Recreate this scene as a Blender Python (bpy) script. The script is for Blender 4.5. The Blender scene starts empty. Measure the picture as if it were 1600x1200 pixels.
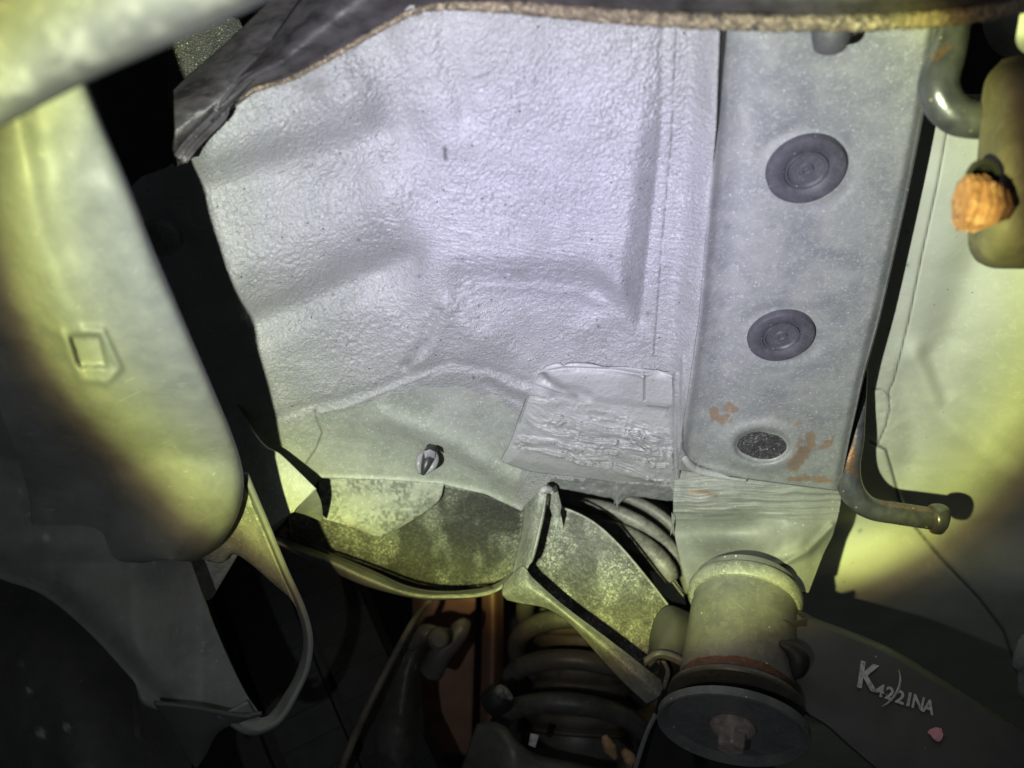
import bpy, bmesh, math, random
import numpy as np
from mathutils import Vector, Matrix

random.seed(4)
S = bpy.context.scene
COL = S.collection

# ---------------------------------------------------------------- camera
F = 1536.8                                   # focal length in photo pixels (1600 wide)
cam = bpy.data.cameras.new('camera')
cam.sensor_width = 36.0
cam.lens = 36.0 * F / 1600.0
cam.clip_start = 0.01
cam.clip_end = 20.0
cam.dof.use_dof = True
cam.dof.focus_distance = 0.52
cam.dof.aperture_fstop = cam.lens / 4.6
camo = bpy.data.objects.new('camera', cam)
camo.rotation_euler = (math.radians(90), 0, 0)
COL.objects.link(camo)
S.camera = camo

# ---------------------------------------------------------------- world (faint light from under the car)
W = bpy.data.worlds.new('World')
S.world = W
W.use_nodes = True
bg = W.node_tree.nodes['Background']
bg.inputs[0].default_value = (0.85, 0.92, 1.0, 1)
bg.inputs[1].default_value = 0.022

# ---------------------------------------------------------------- torch held just left of and below the camera
TORCH = (-0.085, 0.0, -0.050)
ld = bpy.data.lights.new('torch', 'POINT')
ld.energy = 1.0
ld.shadow_soft_size = 0.0035
ld.use_nodes = True
nt = ld.node_tree
em = nt.nodes.get('Emission')
def lnode(t, **k):
    n = nt.nodes.new(t)
    for a, b in k.items(): setattr(n, a, b)
    return n
geo = lnode('ShaderNodeNewGeometry')
sep = lnode('ShaderNodeSeparateXYZ')
nt.links.new(geo.outputs['Normal'], sep.inputs[0])
def lmath(op, a, b=None):
    n = lnode('ShaderNodeMath', operation=op)
    for i, v in enumerate((a, b)):
        if v is None: continue
        if isinstance(v, (int, float)): n.inputs[i].default_value = v
        else: nt.links.new(v, n.inputs[i])
    return n.outputs[0]
# beam axis: towards photo point (AX, AY) at ~0.48 m, elliptical hot spot with a yellow-green rim
ax, az = 0.245, 0.30            # slopes of the beam axis
ex, ez = 0.52, 0.485            # half-widths of the beam
yy = lmath('MAXIMUM', sep.outputs[1], 0.001)
u = lmath('DIVIDE', lmath('SUBTRACT', lmath('DIVIDE', sep.outputs[0], yy), ax), ex)
v = lmath('DIVIDE', lmath('SUBTRACT', lmath('DIVIDE', sep.outputs[2], yy), az), ez)
rr = lmath('SQRT', lmath('ADD', lmath('MULTIPLY', u, u), lmath('MULTIPLY', v, v)))
rr = lmath('DIVIDE', rr, 1.3)
ramp = lnode('ShaderNodeValToRGB')
nt.links.new(rr, ramp.inputs[0])
cr = ramp.color_ramp
stops = [(0.00, (1.05, 1.00, 1.36)), (0.18, (1.00, 0.97, 1.26)), (0.33, (0.90, 0.90, 1.04)), (0.44, (0.80, 0.82, 0.86)),
         (0.54, (0.85, 0.90, 0.80)), (0.63, (1.02, 1.10, 0.76)), (0.672, (1.12, 1.22, 0.62)), (0.715, (1.20, 1.28, 0.45)), (0.748, (0.82, 0.82, 0.27)),
         (0.778, (0.26, 0.20, 0.10)), (0.81, (0.085, 0.074, 0.058)), (0.85, (0.055, 0.056, 0.058)), (1.0, (0.040, 0.041, 0.043))]
while len(cr.elements) < len(stops): cr.elements.new(0.5)
for e, (p, c) in zip(cr.elements, stops):
    e.position = p; e.color = (min(c[0], 1.2), c[1], c[2], 1)
nt.links.new(ramp.outputs[0], em.inputs[0])
fall = lnode('ShaderNodeLightFalloff')            # a focused beam fades more slowly than a bare bulb
fall.inputs[0].default_value = 40.0
nt.links.new(fall.outputs['Linear'], em.inputs[1])
lo = bpy.data.objects.new('torch', ld)
lo.location = TORCH
COL.objects.link(lo)

S.view_settings.view_transform = 'Standard'
S.view_settings.look = 'None'
S.view_settings.exposure = 0.0
S.view_settings.gamma = 1.0

# ---------------------------------------------------------------- noise and curves
def _h(ix, iy, s):
    n = (ix.astype(np.int64) * 374761393 + iy.astype(np.int64) * 668265263 + s * 144665) & 0x7fffffff
    n = ((n ^ (n >> 13)) * 1274126177) & 0x7fffffff
    n = (n ^ (n >> 16)) & 0xffff
    return n / 65535.0
def vn(x, y, s=0):
    x = np.asarray(x, float); y = np.asarray(y, float)
    ix = np.floor(x); iy = np.floor(y); fx = x - ix; fy = y - iy
    fx = fx * fx * (3 - 2 * fx); fy = fy * fy * (3 - 2 * fy)
    a = _h(ix, iy, s); b = _h(ix + 1, iy, s); c = _h(ix, iy + 1, s); d = _h(ix + 1, iy + 1, s)
    return (a * (1 - fx) + b * fx) * (1 - fy) + (c * (1 - fx) + d * fx) * fy
def fbm(x, y, s=0, o=3):
    t = 0; a = 1.0; n = 0
    for k in range(o):
        t = t + a * vn(x * 2 ** k + 13.7 * k, y * 2 ** k - 7.1 * k, s + k); n += a; a *= .5
    return t / n
def ss(a, b, x):
    t = np.clip((np.asarray(x, float) - a) / (b - a), 0, 1)
    return t * t * (3 - 2 * t)
def pd(x, y, poly):
    """distance to a polyline in photo-plane units"""
    best = np.full(np.shape(x), 1e9)
    for (x0, y0), (x1, y1) in zip(poly[:-1], poly[1:]):
        dx, dy = x1 - x0, y1 - y0
        t = np.clip(((x - x0) * dx + (y - y0) * dy) / (dx * dx + dy * dy), 0, 1)
        best = np.minimum(best, np.hypot(x - x0 - t * dx, y - y0 - t * dy))
    return best
def g(x, y, poly, w, h):
    return h * np.exp(-(pd(x, y, poly) / w) ** 2)
def lut(v, pts):
    p = np.array(pts, float)
    return np.interp(v, p[:, 0], p[:, 1])
def cr_spline(pts, n):
    p = np.array(pts, float)
    m = len(p)
    if m == 2:
        t = np.linspace(0, 1, n)[:, None]
        return p[0] * (1 - t) + p[1] * t
    seg = np.r_[0, np.cumsum(np.maximum(1e-6, np.linalg.norm(np.diff(p[:, :2] if p.shape[1] > 1 else p, axis=0), axis=1)))]
    seg /= seg[-1]
    T = np.linspace(0, 1, n)
    pp = np.vstack([2 * p[0] - p[1], p, 2 * p[-1] - p[-2]])
    out = []
    for t in T:
        i = min(m - 2, max(0, int(np.searchsorted(seg, t, side='right') - 1)))
        q = (t - seg[i]) / (seg[i + 1] - seg[i])
        a, b, c, d = pp[i], pp[i + 1], pp[i + 2], pp[i + 3]
        out.append(.5 * ((2 * b) + (-a + c) * q + (2 * a - 5 * b + 4 * c - d) * q * q + (-a + 3 * b - 3 * c + d) * q ** 3))
    return np.array(out)
def P(px, py, q):
    d = 1.0 / q
    return np.stack([(px - 800) / F * d, d + 0 * px, (600 - py) / F * d], -1)
def PV(px, py, q):
    return Vector(((px - 800) / F / q, 1.0 / q, (600 - py) / F / q))

def FQ(py):            # the floor pan: a plane that recedes down the picture (1/depth is linear)
    return 2.63 - 0.00128 * py
NRM = Vector((0, -0.687, -0.726)).normalized()     # its normal, towards the camera

# ---------------------------------------------------------------- object builders
def props(o, label=None, cat=None, group=None, kind=None):
    if label: o['label'] = label
    if cat: o['category'] = cat
    if group: o['group'] = group
    if kind: o['kind'] = kind
    return o
def empty(name, loc, label, cat, group=None):
    o = bpy.data.objects.new(name, None)
    o.empty_display_size = 0.02
    o.location = loc
    COL.objects.link(o)
    return props(o, label, cat, group)
def root_loc(o):
    l = Vector((0, 0, 0))
    while o is not None:
        l = l + o.location; o = o.parent
    return l
def link(name, verts, faces, mat, parent=None, smooth=True, attrs=None, loc=None, flip=False):
    verts = np.asarray(verts, float)
    if parent is not None: base = np.array(root_loc(parent))
    else: base = np.array(loc) if loc is not None else verts.mean(0)
    me = bpy.data.meshes.new(name)
    me.from_pydata((verts - base).tolist(), [], [tuple(f) for f in (faces if not isinstance(faces, np.ndarray) else faces.tolist())])
    if smooth: me.polygons.foreach_set('use_smooth', [True] * len(me.polygons))
    for k, a in (attrs or {}).items():
        at = me.attributes.new(k, 'FLOAT', 'POINT')
        at.data.foreach_set('value', np.asarray(a, float).ravel())
    me.materials.append(mat)
    me.update()
    o = bpy.data.objects.new(name, me)
    COL.objects.link(o)
    if parent is not None: o.parent = parent
    else: o.location = base
    return o
def grid_faces(nv, nu, close_u=False):
    i = np.arange(nv - 1)[:, None]; j = np.arange(nu - 1 if not close_u else nu)[None, :]
    a = i * nu + j; b = i * nu + (j + 1) % nu
    return np.stack([a, a + nu, b + nu, b], -1).reshape(-1, 4)
def orient(V, Fc):
    V = np.asarray(V); Fc = np.asarray(Fc)
    a, b, d = V[Fc[:, 0]], V[Fc[:, 1]], V[Fc[:, 3]]
    n = np.cross(b - a, d - a)
    if (np.einsum('ij,ij->i', n, -a)).sum() < 0: Fc = Fc[:, ::-1]
    return Fc
def thick(o, t, bev=0.0):
    if t:
        m = o.modifiers.new('thickness', 'SOLIDIFY'); m.thickness = t; m.offset = -1
    if bev:
        m = o.modifiers.new('edge', 'BEVEL'); m.width = bev; m.segments = 2; m.limit_method = 'ANGLE'; m.angle_limit = math.radians(40)
    return o
def surf(name, curves, nu, nv, mat, parent=None, t=0.002, disp=None, q=None, attrs=None, bev=0.0, lin=False):
    """sheet lofted through rails given as (px, py, 1/depth) points; disp in mm towards the camera"""
    if q is not None: curves = [[(a[0], a[1], 0) for a in c] for c in curves]
    R = np.array([cr_spline(c, nu) for c in curves])          # k, nu, 3
    if len(curves) == 2 or lin:
        tt = np.linspace(0, len(curves) - 1, nv); i = np.clip(tt.astype(int), 0, len(curves) - 2); fr = (tt - i)[:, None, None]
        G = R[i] * (1 - fr) + R[i + 1] * fr
    else:
        G = np.stack([cr_spline(R[:, j], nv) for j in range(nu)], 1)
    px, py, qq = G[..., 0], G[..., 1], G[..., 2]
    if q is not None: qq = q(px, py)
    if disp is not None: qq = 1 / (1 / qq - disp(px, py) / 1000.0)
    V = P(px, py, qq).reshape(-1, 3)
    fc = orient(V, grid_faces(nv, nu))
    at = {k: f(px, py) for k, f in (attrs or {}).items()}
    return thick(link(name, V, fc, mat, parent, attrs=at), t, bev)
def tube(name, pts, mat, parent=None, n=40, seg=16, rough=0.0, flat=None):
    """pts (px, py, 1/depth, radius m)"""
    C = cr_spline(pts, n)
    c = P(C[:, 0], C[:, 1], C[:, 2]); r = C[:, 3]
    T = np.gradient(c, axis=0); T /= np.linalg.norm(T, axis=1)[:, None]
    N = np.cross(T[0], (0.1, 1, 0.2)); N /= np.linalg.norm(N)
    V = []
    for k in range(n):
        N = N - T[k] * N.dot(T[k]); N /= np.linalg.norm(N); B = np.cross(T[k], N)
        for s in range(seg):
            a = 2 * math.pi * s / seg
            rk = max(r[k], 1e-5) * (1 + rough * (random.random() - .5))
            fl = flat[min(k * len(flat) // n, len(flat) - 1)] if flat else 1.0
            V.append(c[k] + rk * (math.cos(a) * N + math.sin(a) * B * fl))
    fc = grid_faces(n, seg, True).tolist()
    fc.append(list(range(seg))); fc.append(list(range(n * seg - seg, n * seg))[::-1])
    return link(name, V, fc, mat, parent)
def frame(axis):
    w = Vector(axis).normalized()
    a = w.cross(Vector((0.02, 0.1, 1))).normalized()
    return a, w.cross(a).normalized(), w
def lathe(name, org, axis, prof, mat, parent=None, seg=48, wob=0.0, squash=1.0, caps=True):
    """prof list of (distance along axis, radius)"""
    a, b, w = frame(axis)
    V = []
    for k, (t, r) in enumerate(prof):
        for s in range(seg):
            an = 2 * math.pi * s / seg
            rk = r * (1 + wob * (random.random() - .5))
            V.append(Vector(org) + w * t + a * (rk * math.cos(an)) + b * (rk * math.sin(an) * squash))
    fc = grid_faces(len(prof), seg, True).tolist()
    if caps and prof[0][1] > 1e-6: fc.append(list(range(seg)))
    if caps and prof[-1][1] > 1e-6: fc.append(list(range((len(prof) - 1) * seg, len(prof) * seg))[::-1])
    o = link(name, [tuple(x) for x in V], fc, mat, parent)
    m = o.modifiers.new('edge', 'EDGE_SPLIT'); m.split_angle = math.radians(38)
    return o
def plate(name, outline, mat, parent=None, t=0.002, q=None, bev=0.0005):
    """flat-ish plate with a given outline (px, py, 1/depth)"""
    pts = [(a[0], a[1], (q(a[0], a[1]) if q else a[2])) for a in outline]
    V = [tuple(PV(*p)) for p in pts]
    bm = bmesh.new()
    vs = [bm.verts.new(v) for v in V]
    f = bm.faces.new(vs); f.normal_update()
    if f.normal.dot(-f.calc_center_median()) < 0: f.normal_flip()
    bmesh.ops.triangulate(bm, faces=bm.faces[:], ngon_method='EAR_CLIP')
    me = bpy.data.meshes.new(name)
    base = root_loc(parent) if parent else Vector(np.array(V).mean(0))
    for v_ in bm.verts: v_.co -= base
    bm.to_mesh(me); bm.free()
    me.materials.append(mat)
    o = bpy.data.objects.new(name, me); COL.objects.link(o)
    if parent: o.parent = parent
    else: o.location = base
    return thick(o, t, bev)

# ---------------------------------------------------------------- materials
def mat(name, c1, c2=None, mott=60, dis=1.0, rough=0.5, metal=0.0, peel=None, fine=None, speck=None, dust=None, spec=0.5, rustc=(0.22, 0.125, 0.055), scr=None, stretch=None, contrast=(.35, .65)):
    m = bpy.data.materials.new(name); m.use_nodes = True
    n = m.node_tree.nodes; L = m.node_tree.links
    b = n['Principled BSDF']
    tc = n.new('ShaderNodeTexCoord'); co = tc.outputs['Object']
    if stretch:
        mp = n.new('ShaderNodeMapping'); mp.inputs['Scale'].default_value = stretch
        L.new(co, mp.inputs[0]); co = mp.outputs[0]
    def noise(sc, det=4, dist=0.0, r=.55):
        t = n.new('ShaderNodeTexNoise'); t.inputs['Scale'].default_value = sc; t.inputs['Detail'].default_value = det
        t.inputs['Distortion'].default_value = dist; t.inputs['Roughness'].default_value = r
        L.new(co, t.inputs['Vector']); return t.outputs['Fac']
    def rmp(v, a, z):
        r = n.new('ShaderNodeMapRange'); r.inputs['From Min'].default_value = a; r.inputs['From Max'].default_value = z
        L.new(v, r.inputs['Value']); return r.outputs['Result']
    def mix(fac, a, z):
        x = n.new('ShaderNodeMix'); x.data_type = 'RGBA'
        for s, val in ((x.inputs[0], fac), (x.inputs[6], a), (x.inputs[7], z)):
            if isinstance(val, (int, float)): s.default_value = val
            elif isinstance(val, tuple): s.default_value = (*val, 1)
            else: L.new(val, s)
        return x.outputs[2]
    def mul(a, z, op='MULTIPLY'):
        x = n.new('ShaderNodeMath'); x.operation = op
        for s, val in ((x.inputs[0], a), (x.inputs[1], z)):
            if isinstance(val, (int, float)): s.default_value = val
            else: L.new(val, s)
        return x.outputs[0]
    def attr(k):
        a = n.new('ShaderNodeAttribute'); a.attribute_name = k; return a.outputs['Fac']
    c = mix(rmp(noise(mott, 6, .6 * dis), *contrast), c1, c2 or tuple(x * .75 for x in c1))
    if dust:      # (scale, low, high, colour)
        c = mix(rmp(noise(dust[0], 5, 1.2 * dis, .7), dust[1], dust[2]), c, dust[3])
    if speck:     # (scale, radius, colour, amount)
        vo = n.new('ShaderNodeTexVoronoi'); vo.inputs['Scale'].default_value = speck[0]; L.new(co, vo.inputs['Vector'])
        near = rmp(vo.outputs['Distance'], speck[1], speck[1] * .5)
        sp = n.new('ShaderNodeSeparateColor'); L.new(vo.outputs['Color'], sp.inputs[0])
        pick = rmp(sp.outputs[0], 1 - speck[3], 1 - speck[3] + .05)
        c = mix(mul(near, pick), c, speck[2])
    if scr:       # hair scratches (scale, colour, amount)
        mp2 = n.new('ShaderNodeMapping'); mp2.inputs['Rotation'].default_value = (.3, .5, .8); mp2.inputs['Scale'].default_value = (1, 6, 1)
        L.new(tc.outputs['Object'], mp2.inputs[0])
        t2 = n.new('ShaderNodeTexNoise'); t2.inputs['Scale'].default_value = scr[0]; t2.inputs['Detail'].default_value = 3; t2.inputs['Distortion'].default_value = 2.0
        L.new(mp2.outputs[0], t2.inputs['Vector'])
        c = mix(mul(rmp(t2.outputs['Fac'], .66, .74), scr[2]), c, scr[1])
    rn = noise(420, 4, .5)
    rm = mul(rmp(mul(attr('rust'), mul(rn, .9, 'ADD')), .75, 1.5), .62, 'MULTIPLY')
    c = mix(rm, c, mix(rn, tuple(x * .5 for x in rustc), tuple(min(1, x * 1.5) for x in rustc)))
    c = mix(attr('dirt_shade'), c, (0.032, 0.032, 0.030))  # dark channel: dirt marks and some painted shade
    c = mix(attr('pale'), c, (0.62, 0.62, 0.58))
    L.new(c, b.inputs['Base Color'])
    b.inputs['Metallic'].default_value = metal
    b.inputs['Specular IOR Level'].default_value = spec
    rv = n.new('ShaderNodeMapRange'); rv.inputs['To Min'].default_value = max(.05, rough - .1); rv.inputs['To Max'].default_value = min(1, rough + .12)
    L.new(noise(mott * 3, 4), rv.inputs['Value']); L.new(rv.outputs['Result'], b.inputs['Roughness'])
    last = None
    for k in (peel, fine):
        if not k: continue
        bu = n.new('ShaderNodeBump'); bu.inputs['Strength'].default_value = k[1]; bu.inputs['Distance'].default_value = k[2]
        L.new(noise(k[0], 3, .9), bu.inputs['Height'])
        if last: L.new(last, bu.inputs['Normal'])
        last = bu.outputs['Normal']
    if last: L.new(last, b.inputs['Normal'])
    return m

M = {}
M['underseal'] = mat('grey_underseal', (0.40, 0.40, 0.40), (0.33, 0.335, 0.33), 25, rough=.34, peel=(760, 1.0, .0012), fine=(1700, .6, .0004), speck=(300, .22, (.10, .085, .07), .09), spec=.55)
M['rail'] = mat('dusty_grey_paint', (0.275, 0.28, 0.27), (0.195, 0.203, 0.21), 60, rough=.44, fine=(1100, .35, .0002), speck=(620, .26, (.55, .55, .52), .12), dust=(460, .50, .70, (.36, .365, .35)), contrast=(.36, .64), scr=(160, (.55, .55, .52), .35))
M['housing'] = mat('dusty_green_grey_paint', (0.33, 0.345, 0.31), (0.25, 0.27, 0.235), 70, rough=.55, fine=(900, .35, .0002), speck=(520, .28, (.55, .56, .5), .25), dust=(500, .5, .72, (.46, .47, .42)))
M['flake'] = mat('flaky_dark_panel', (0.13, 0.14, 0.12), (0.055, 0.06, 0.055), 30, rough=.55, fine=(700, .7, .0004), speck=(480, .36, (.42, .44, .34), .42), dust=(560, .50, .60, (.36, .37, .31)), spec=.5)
M['cup'] = mat('cup_paint', (0.27, 0.28, 0.25), (0.18, 0.19, 0.17), 40, rough=.55, fine=(900, .5, .0003), speck=(420, .22, (.5, .5, .44), .10), dust=(420, .54, .8, (.33, .34, .30)))
M['olive'] = mat('olive_dusted_metal', (0.27, 0.28, 0.24), (0.17, 0.18, 0.155), 45, rough=.45, fine=(800, .45, .0003), speck=(420, .24, (.55, .55, .48), .14), dust=(380, .47, .66, (.37, .38, .33)), contrast=(.42, .58), scr=(160, (.5, .5, .45), .3))
M['side'] = mat('pale_side_panel', (0.54, 0.56, 0.46), (0.43, 0.45, 0.36), 18, rough=.42, fine=(500, .18, .0003), speck=(210, .12, (.12, .10, .07), .12), dust=(200, .52, .8, (.60, .61, .50)))
M['sealer'] = mat('brushed_sealer', (0.40, 0.40, 0.395), (0.33, 0.335, 0.325), 50, rough=.44, peel=(480, .8, .0006), speck=(330, .2, (.1, .09, .08), .04))
M['beam'] = mat(dis=.15, name='grey_plastic_beam', c1=(0.185, 0.19, 0.185), c2=(0.13, 0.14, 0.135), mott=35, rough=.55, fine=(400, .1, .0002), dust=(90, .4, .8, (.22, .23, .21)), speck=(260, .2, (.4, .4, .36), .03), scr=(90, (.36, .36, .33), .45), contrast=(.3, .7))
M['band'] = mat(dis=.2, name='pale_blurred_band', c1=(0.15, 0.15, 0.15), c2=(0.09, 0.095, 0.09), mott=45, rough=.5, dust=(110, .5, .68, (.22, .22, .20)))
M['darkplastic'] = mat('dark_plastic', (0.035, 0.033, 0.034), (0.022, 0.021, 0.022), 40, rough=.5, fine=(600, .4, .0004), speck=(300, .2, (.3, .28, .26), .06))
M['streak'] = mat('streaked_dark_rubber', (0.02, 0.019, 0.021), (0.07, 0.064, 0.072), 60, rough=.42, stretch=(1, 1, 2.6), fine=(300, .5, .0006), dust=(150, .5, .75, (.075, .062, .058)))
M['fibre'] = mat('tan_fibre_edge', (0.22, 0.17, 0.115), (0.05, 0.042, 0.035), 200, rough=.8, peel=(700, 1, .0012), dust=(420, .5, .65, (.48, .39, .26)))
M['sparkle'] = mat('gritty_black_plate', (0.045, 0.045, 0.044), (0.03, 0.03, 0.03), 200, rough=.38, fine=(900, 1, .0008), speck=(700, .3, (.35, .34, .3), .3))
M['rubber'] = mat('grey_black_rubber', (0.085, 0.082, 0.098), (0.06, 0.058, 0.07), 120, rough=.5, fine=(600, .3, .0003), speck=(420, .2, (.3, .3, .3), .14), dust=(240, .5, .8, (.12, .12, .135)))
M['gritrubber'] = mat('gritty_black_rubber', (0.045, 0.043, 0.048), (0.028, 0.027, 0.03), 200, rough=.6, peel=(700, .9, .0007), dust=(650, .52, .66, (.19, .185, .18)), speck=(500, .25, (.45, .45, .43), .2))
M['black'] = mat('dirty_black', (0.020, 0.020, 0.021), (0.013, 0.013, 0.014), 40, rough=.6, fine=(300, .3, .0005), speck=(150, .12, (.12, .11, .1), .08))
M['blackpaint'] = mat('black_arm_paint', (0.078, 0.078, 0.077), (0.055, 0.055, 0.056), 30, rough=.5, fine=(700, .25, .0002), speck=(160, .1, (.4, .38, .33), .10))
M['mount'] = mat('grey_mount_metal', (0.165, 0.17, 0.165), (0.11, 0.115, 0.12), 60, rough=.42, peel=(260, .35, .0006), dust=(240, .5, .72, (.21, .205, .175)), fine=(700, .2, .0002), speck=(180, .12, (.75, .75, .65), .16))
M['rust'] = mat('rust', (0.13, 0.055, 0.035), (0.07, 0.04, 0.03), 200, rough=.75, peel=(500, .8, .0006), dust=(300, .5, .7, (.19, .09, .05)))
M['orangerust'] = mat('orange_rust', (0.48, 0.22, 0.12), (0.26, 0.11, 0.06), 160, rough=.7, peel=(420, .8, .001), dust=(220, .48, .62, (.60, .33, .20)))
M['discrust'] = mat('brown_disc', (0.26, 0.14, 0.09), (0.18, 0.10, 0.065), 25, rough=.6, fine=(500, .2, .0003))
M['rod'] = mat('worn_steel_rod', (0.15, 0.155, 0.175), (0.085, 0.09, 0.10), 110, rough=.28, metal=.6, fine=(500, .3, .0003), speck=(260, .22, (.55, .5, .3), .2), rustc=(.34, .16, .05))
M['hanger'] = mat('olive_brown_rubber', (0.17, 0.15, 0.115), (0.11, 0.10, 0.075), 45, rough=.7, fine=(300, .3, .0005), dust=(120, .5, .75, (.22, .195, .145)), speck=(70, .14, (.05, .04, .03), .4))
M['tyre'] = mat('tyre_rubber', (0.013, 0.013, 0.014), (0.009, 0.009, 0.010), 40, rough=.65, fine=(400, .4, .0005))
M['spring'] = mat('black_spring_steel', (0.085, 0.083, 0.075), (0.05, 0.05, 0.046), 60, rough=.45, fine=(500, .3, .0003), dust=(260, .52, .8, (.14, .13, .10)))
M['springlit'] = mat('dusty_lit_coil', (0.20, 0.195, 0.18), (0.09, 0.088, 0.08), 90, rough=.5, fine=(500, .4, .0003), dust=(260, .5, .8, (.38, .35, .30)))  # lighter copy of the spring steel, light put into its colour
M['boot'] = mat('ribbed_boot', (0.12, 0.10, 0.075), (0.06, 0.052, 0.04), 70, rough=.6, fine=(400, .3, .0004))
M['bolt'] = mat('zinc_bolt', (0.50, 0.43, 0.39), (0.30, 0.24, 0.21), 200, rough=.35, metal=.2, fine=(600, .3, .0002), rustc=(.55, .05, .10))
M['whiteprint'] = mat('white_stencil_paint', (0.60, 0.60, 0.57), (0.42, 0.42, 0.40), 300, rough=.6, dust=(420, .52, .66, (.22, .22, .21)))
M['pinkprint'] = mat('pink_paint_mark', (0.80, 0.36, 0.44), (0.62, 0.27, 0.34), 200, rough=.6)
M['gold'] = mat('tan_rusted_casting', (0.42, 0.27, 0.14), (0.20, 0.11, 0.06), 60, rough=.55, fine=(300, .6, .001))
M['palegreen'] = mat('pale_green_grey_metal', (0.70, 0.72, 0.64), (0.62, 0.64, 0.57), 20, rough=.5)
M['clipgrey'] = mat('grey_clip_plastic', (0.28, 0.28, 0.30), (0.20, 0.20, 0.22), 300, rough=.4)
M['clipblack'] = mat('black_clip_plastic', (0.04, 0.04, 0.045), (0.025, 0.025, 0.028), 300, rough=.4)

# ================================================================ THE WELDED UNDERBODY
body = empty('car_underbody', PV(800, 500, 1.9), 'welded grey car underbody with wrinkled underseal, box rail and wheel housing', 'car body')

EDGE = [(-60, 1128), (30, 1125), (200, 1119), (300, 1111), (500, 1094), (640, 1074), (700, 1064), (790, 1060)]
LEFT = [(-60, 660), (20, 605), (60, 530), (124, 425), (142, 368), (180, 328), (250, 290), (262, 262), (275, 222), (290, 206), (330, 205), (900, 205)]
BOT = [(205, 900), (410, 850), (458, 800), (500, 747), (600, 750), (690, 757), (760, 773), (815, 799), (850, 768), (862, 748), (960, 762), (1060, 775), (1130, 782)]
def floor_h(x, y):
    e = lut(y, EDGE)
    h = np.zeros_like(x)
    # the broad basin in the middle with a proud plateau below it
    lb = 640 + 0.30 * (y - 200); rb = 1040 - 0.075 * (y - 120)
    rb = lut(y, [(0, 1046), (180, 1040), (330, 1024), (440, 1008), (520, 1000), (600, 998)])
    yb = y - .02 * (x - 750) - 70 * ss(915, 1000, x) + 12 * (fbm(x / 60, y / 60, 3) - .5)
    rs = 1 - ss(rb - 44 + 14 * (fbm(x / 40, y / 40, 4) - .5), rb + 2, x) * (.25 + .75 * ss(70, 330, y))
    basin = ss(lb - 50, lb + 60, x) * rs * (1 - ss(392, 452, yb))
    h += 13 * basin
    # a soft spine to the left of the basin
    h += g(x, y, [(500, 60), (560, 200), (650, 350), (700, 470), (745, 520)], 44, 10)
    # swales on the left bulge
    h += g(x, y, [(300, 300), (440, 265), (590, 215)], 36, -13)
    h += g(x, y, [(380, 515), (480, 470), (640, 405)], 28, -12)
    h += g(x, y, [(330, 240), (420, 190), (560, 140)], 50, 9)
    h += g(x, y, [(360, 430), (470, 380), (590, 330)], 50, 9)
    h += g(x, y, [(690, -20), (700, 90), (730, 180)], 17, -2.6) + g(x, y, [(590, 20), (610, 110), (640, 200)], 20, -2.4)
    h += g(x, y, [(850, 20), (880, 110), (960, 160)], 26, -1.6) + g(x, y, [(780, 30), (800, 130)], 30, 1.2)
    h += g(x, y, [(380, 190), (440, 150), (560, 90)], 16, -2.0)
    # the pan rolls away on the far left
    rl = lut(y, [(0, 330), (300, 315), (400, 345), (520, 385), (650, 430), (700, 440), (900, 470)])
    h -= 0.30 * np.maximum(0, rl + 25 - x) * ss(0, 50, rl + 25 - x)
    h += g(x, y, [(325, 320), (352, 420), (392, 530), (440, 640)], 18, 2.2)
    # crease, plateau edges and small folds
    h += g(x, y, [(684, 488), (668, 515), (660, 538), (640, 560), (632, 572)], 8, -3.6) + g(x, y, [(696, 480), (676, 540), (655, 565)], 16, 4)
    h += g(x, y, [(735, 447), (820, 449), (905, 456), (950, 478), (985, 515)], 9, 1.8)
    h += g(x, y, [(745, 502), (800, 535), (848, 568)], 7, -1.0) + g(x, y, [(735, 515), (800, 550), (830, 568)], 18, 1.4)
    h += g(x, y, [(905, 520), (940, 500), (975, 495), (998, 530)], 14, 2.0) 
    # fold where the pan meets the wheel housing
    FO = [(430, 652), (480, 634), (540, 622), (600, 604), (650, 582), (705, 566), (765, 578), (815, 598)]
    fy = lut(x, [(205, 720), (430, 652), (540, 622), (650, 582), (705, 566), (765, 578), (830, 606), (900, 640)])
    below = ss(0, 60, y - fy) * (1 - ss(790, 850, x))
    h -= 4.0 * below
    h += g(x, y, FO, 9, -2.6) + g(x, y, [(500, 645), (545, 636), (600, 612), (668, 586)], 3.2, 1.1)
    h += g(x, y, [(765, 585), (800, 604), (838, 618)], 9, 2.6) + g(x, y, [(760, 598), (800, 618), (830, 634)], 9, -2.2)
    h += g(x, y, [(600, 652), (650, 668), (710, 695), (760, 725), (800, 752)], 17, 6.2)
    h += g(x, y, [(560, 690), (640, 715), (720, 748)], 30, -2.2)
    # rolled lip on the lower edge
    lip = [(500, 747), (600, 750), (690, 757), (760, 773), (812, 797)]
    h += g(x, y, lip, 5, 2.2)
    # seam beside the rail and the side of the box rail coming forward
    h += g(x, y, [(1057, -30), (1056, 60), (1049, 220), (1036, 360), (1021, 558)], 2.2, -.5)
    h += g(x, y, [(1036, -30), (1034, 200), (1018, 340), (1000, 500)], 7, -1.8)
    h += g(x, y, [(1056, 585), (1055, 640), (1055, 700), (1058, 760)], 3.5, 2.6) + g(x, y, [(1067, 560), (1066, 640), (1064, 700)], 3, 1.8)
    h += lut(y, [(0, 13.0), (300, 15), (600, 17)]) * ss(0, 1, (x - (e - 50)) / 50) * (1 - .5 * ss(600, 740, y))
    # orange-peel wrinkles, finer and flatter on the dusty housing below the fold
    wx = x + 9 * (fbm(x / 22, y / 22, 41) - .5); wy = y + 9 * (fbm(x / 22, y / 22, 57) - .5)
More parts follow.
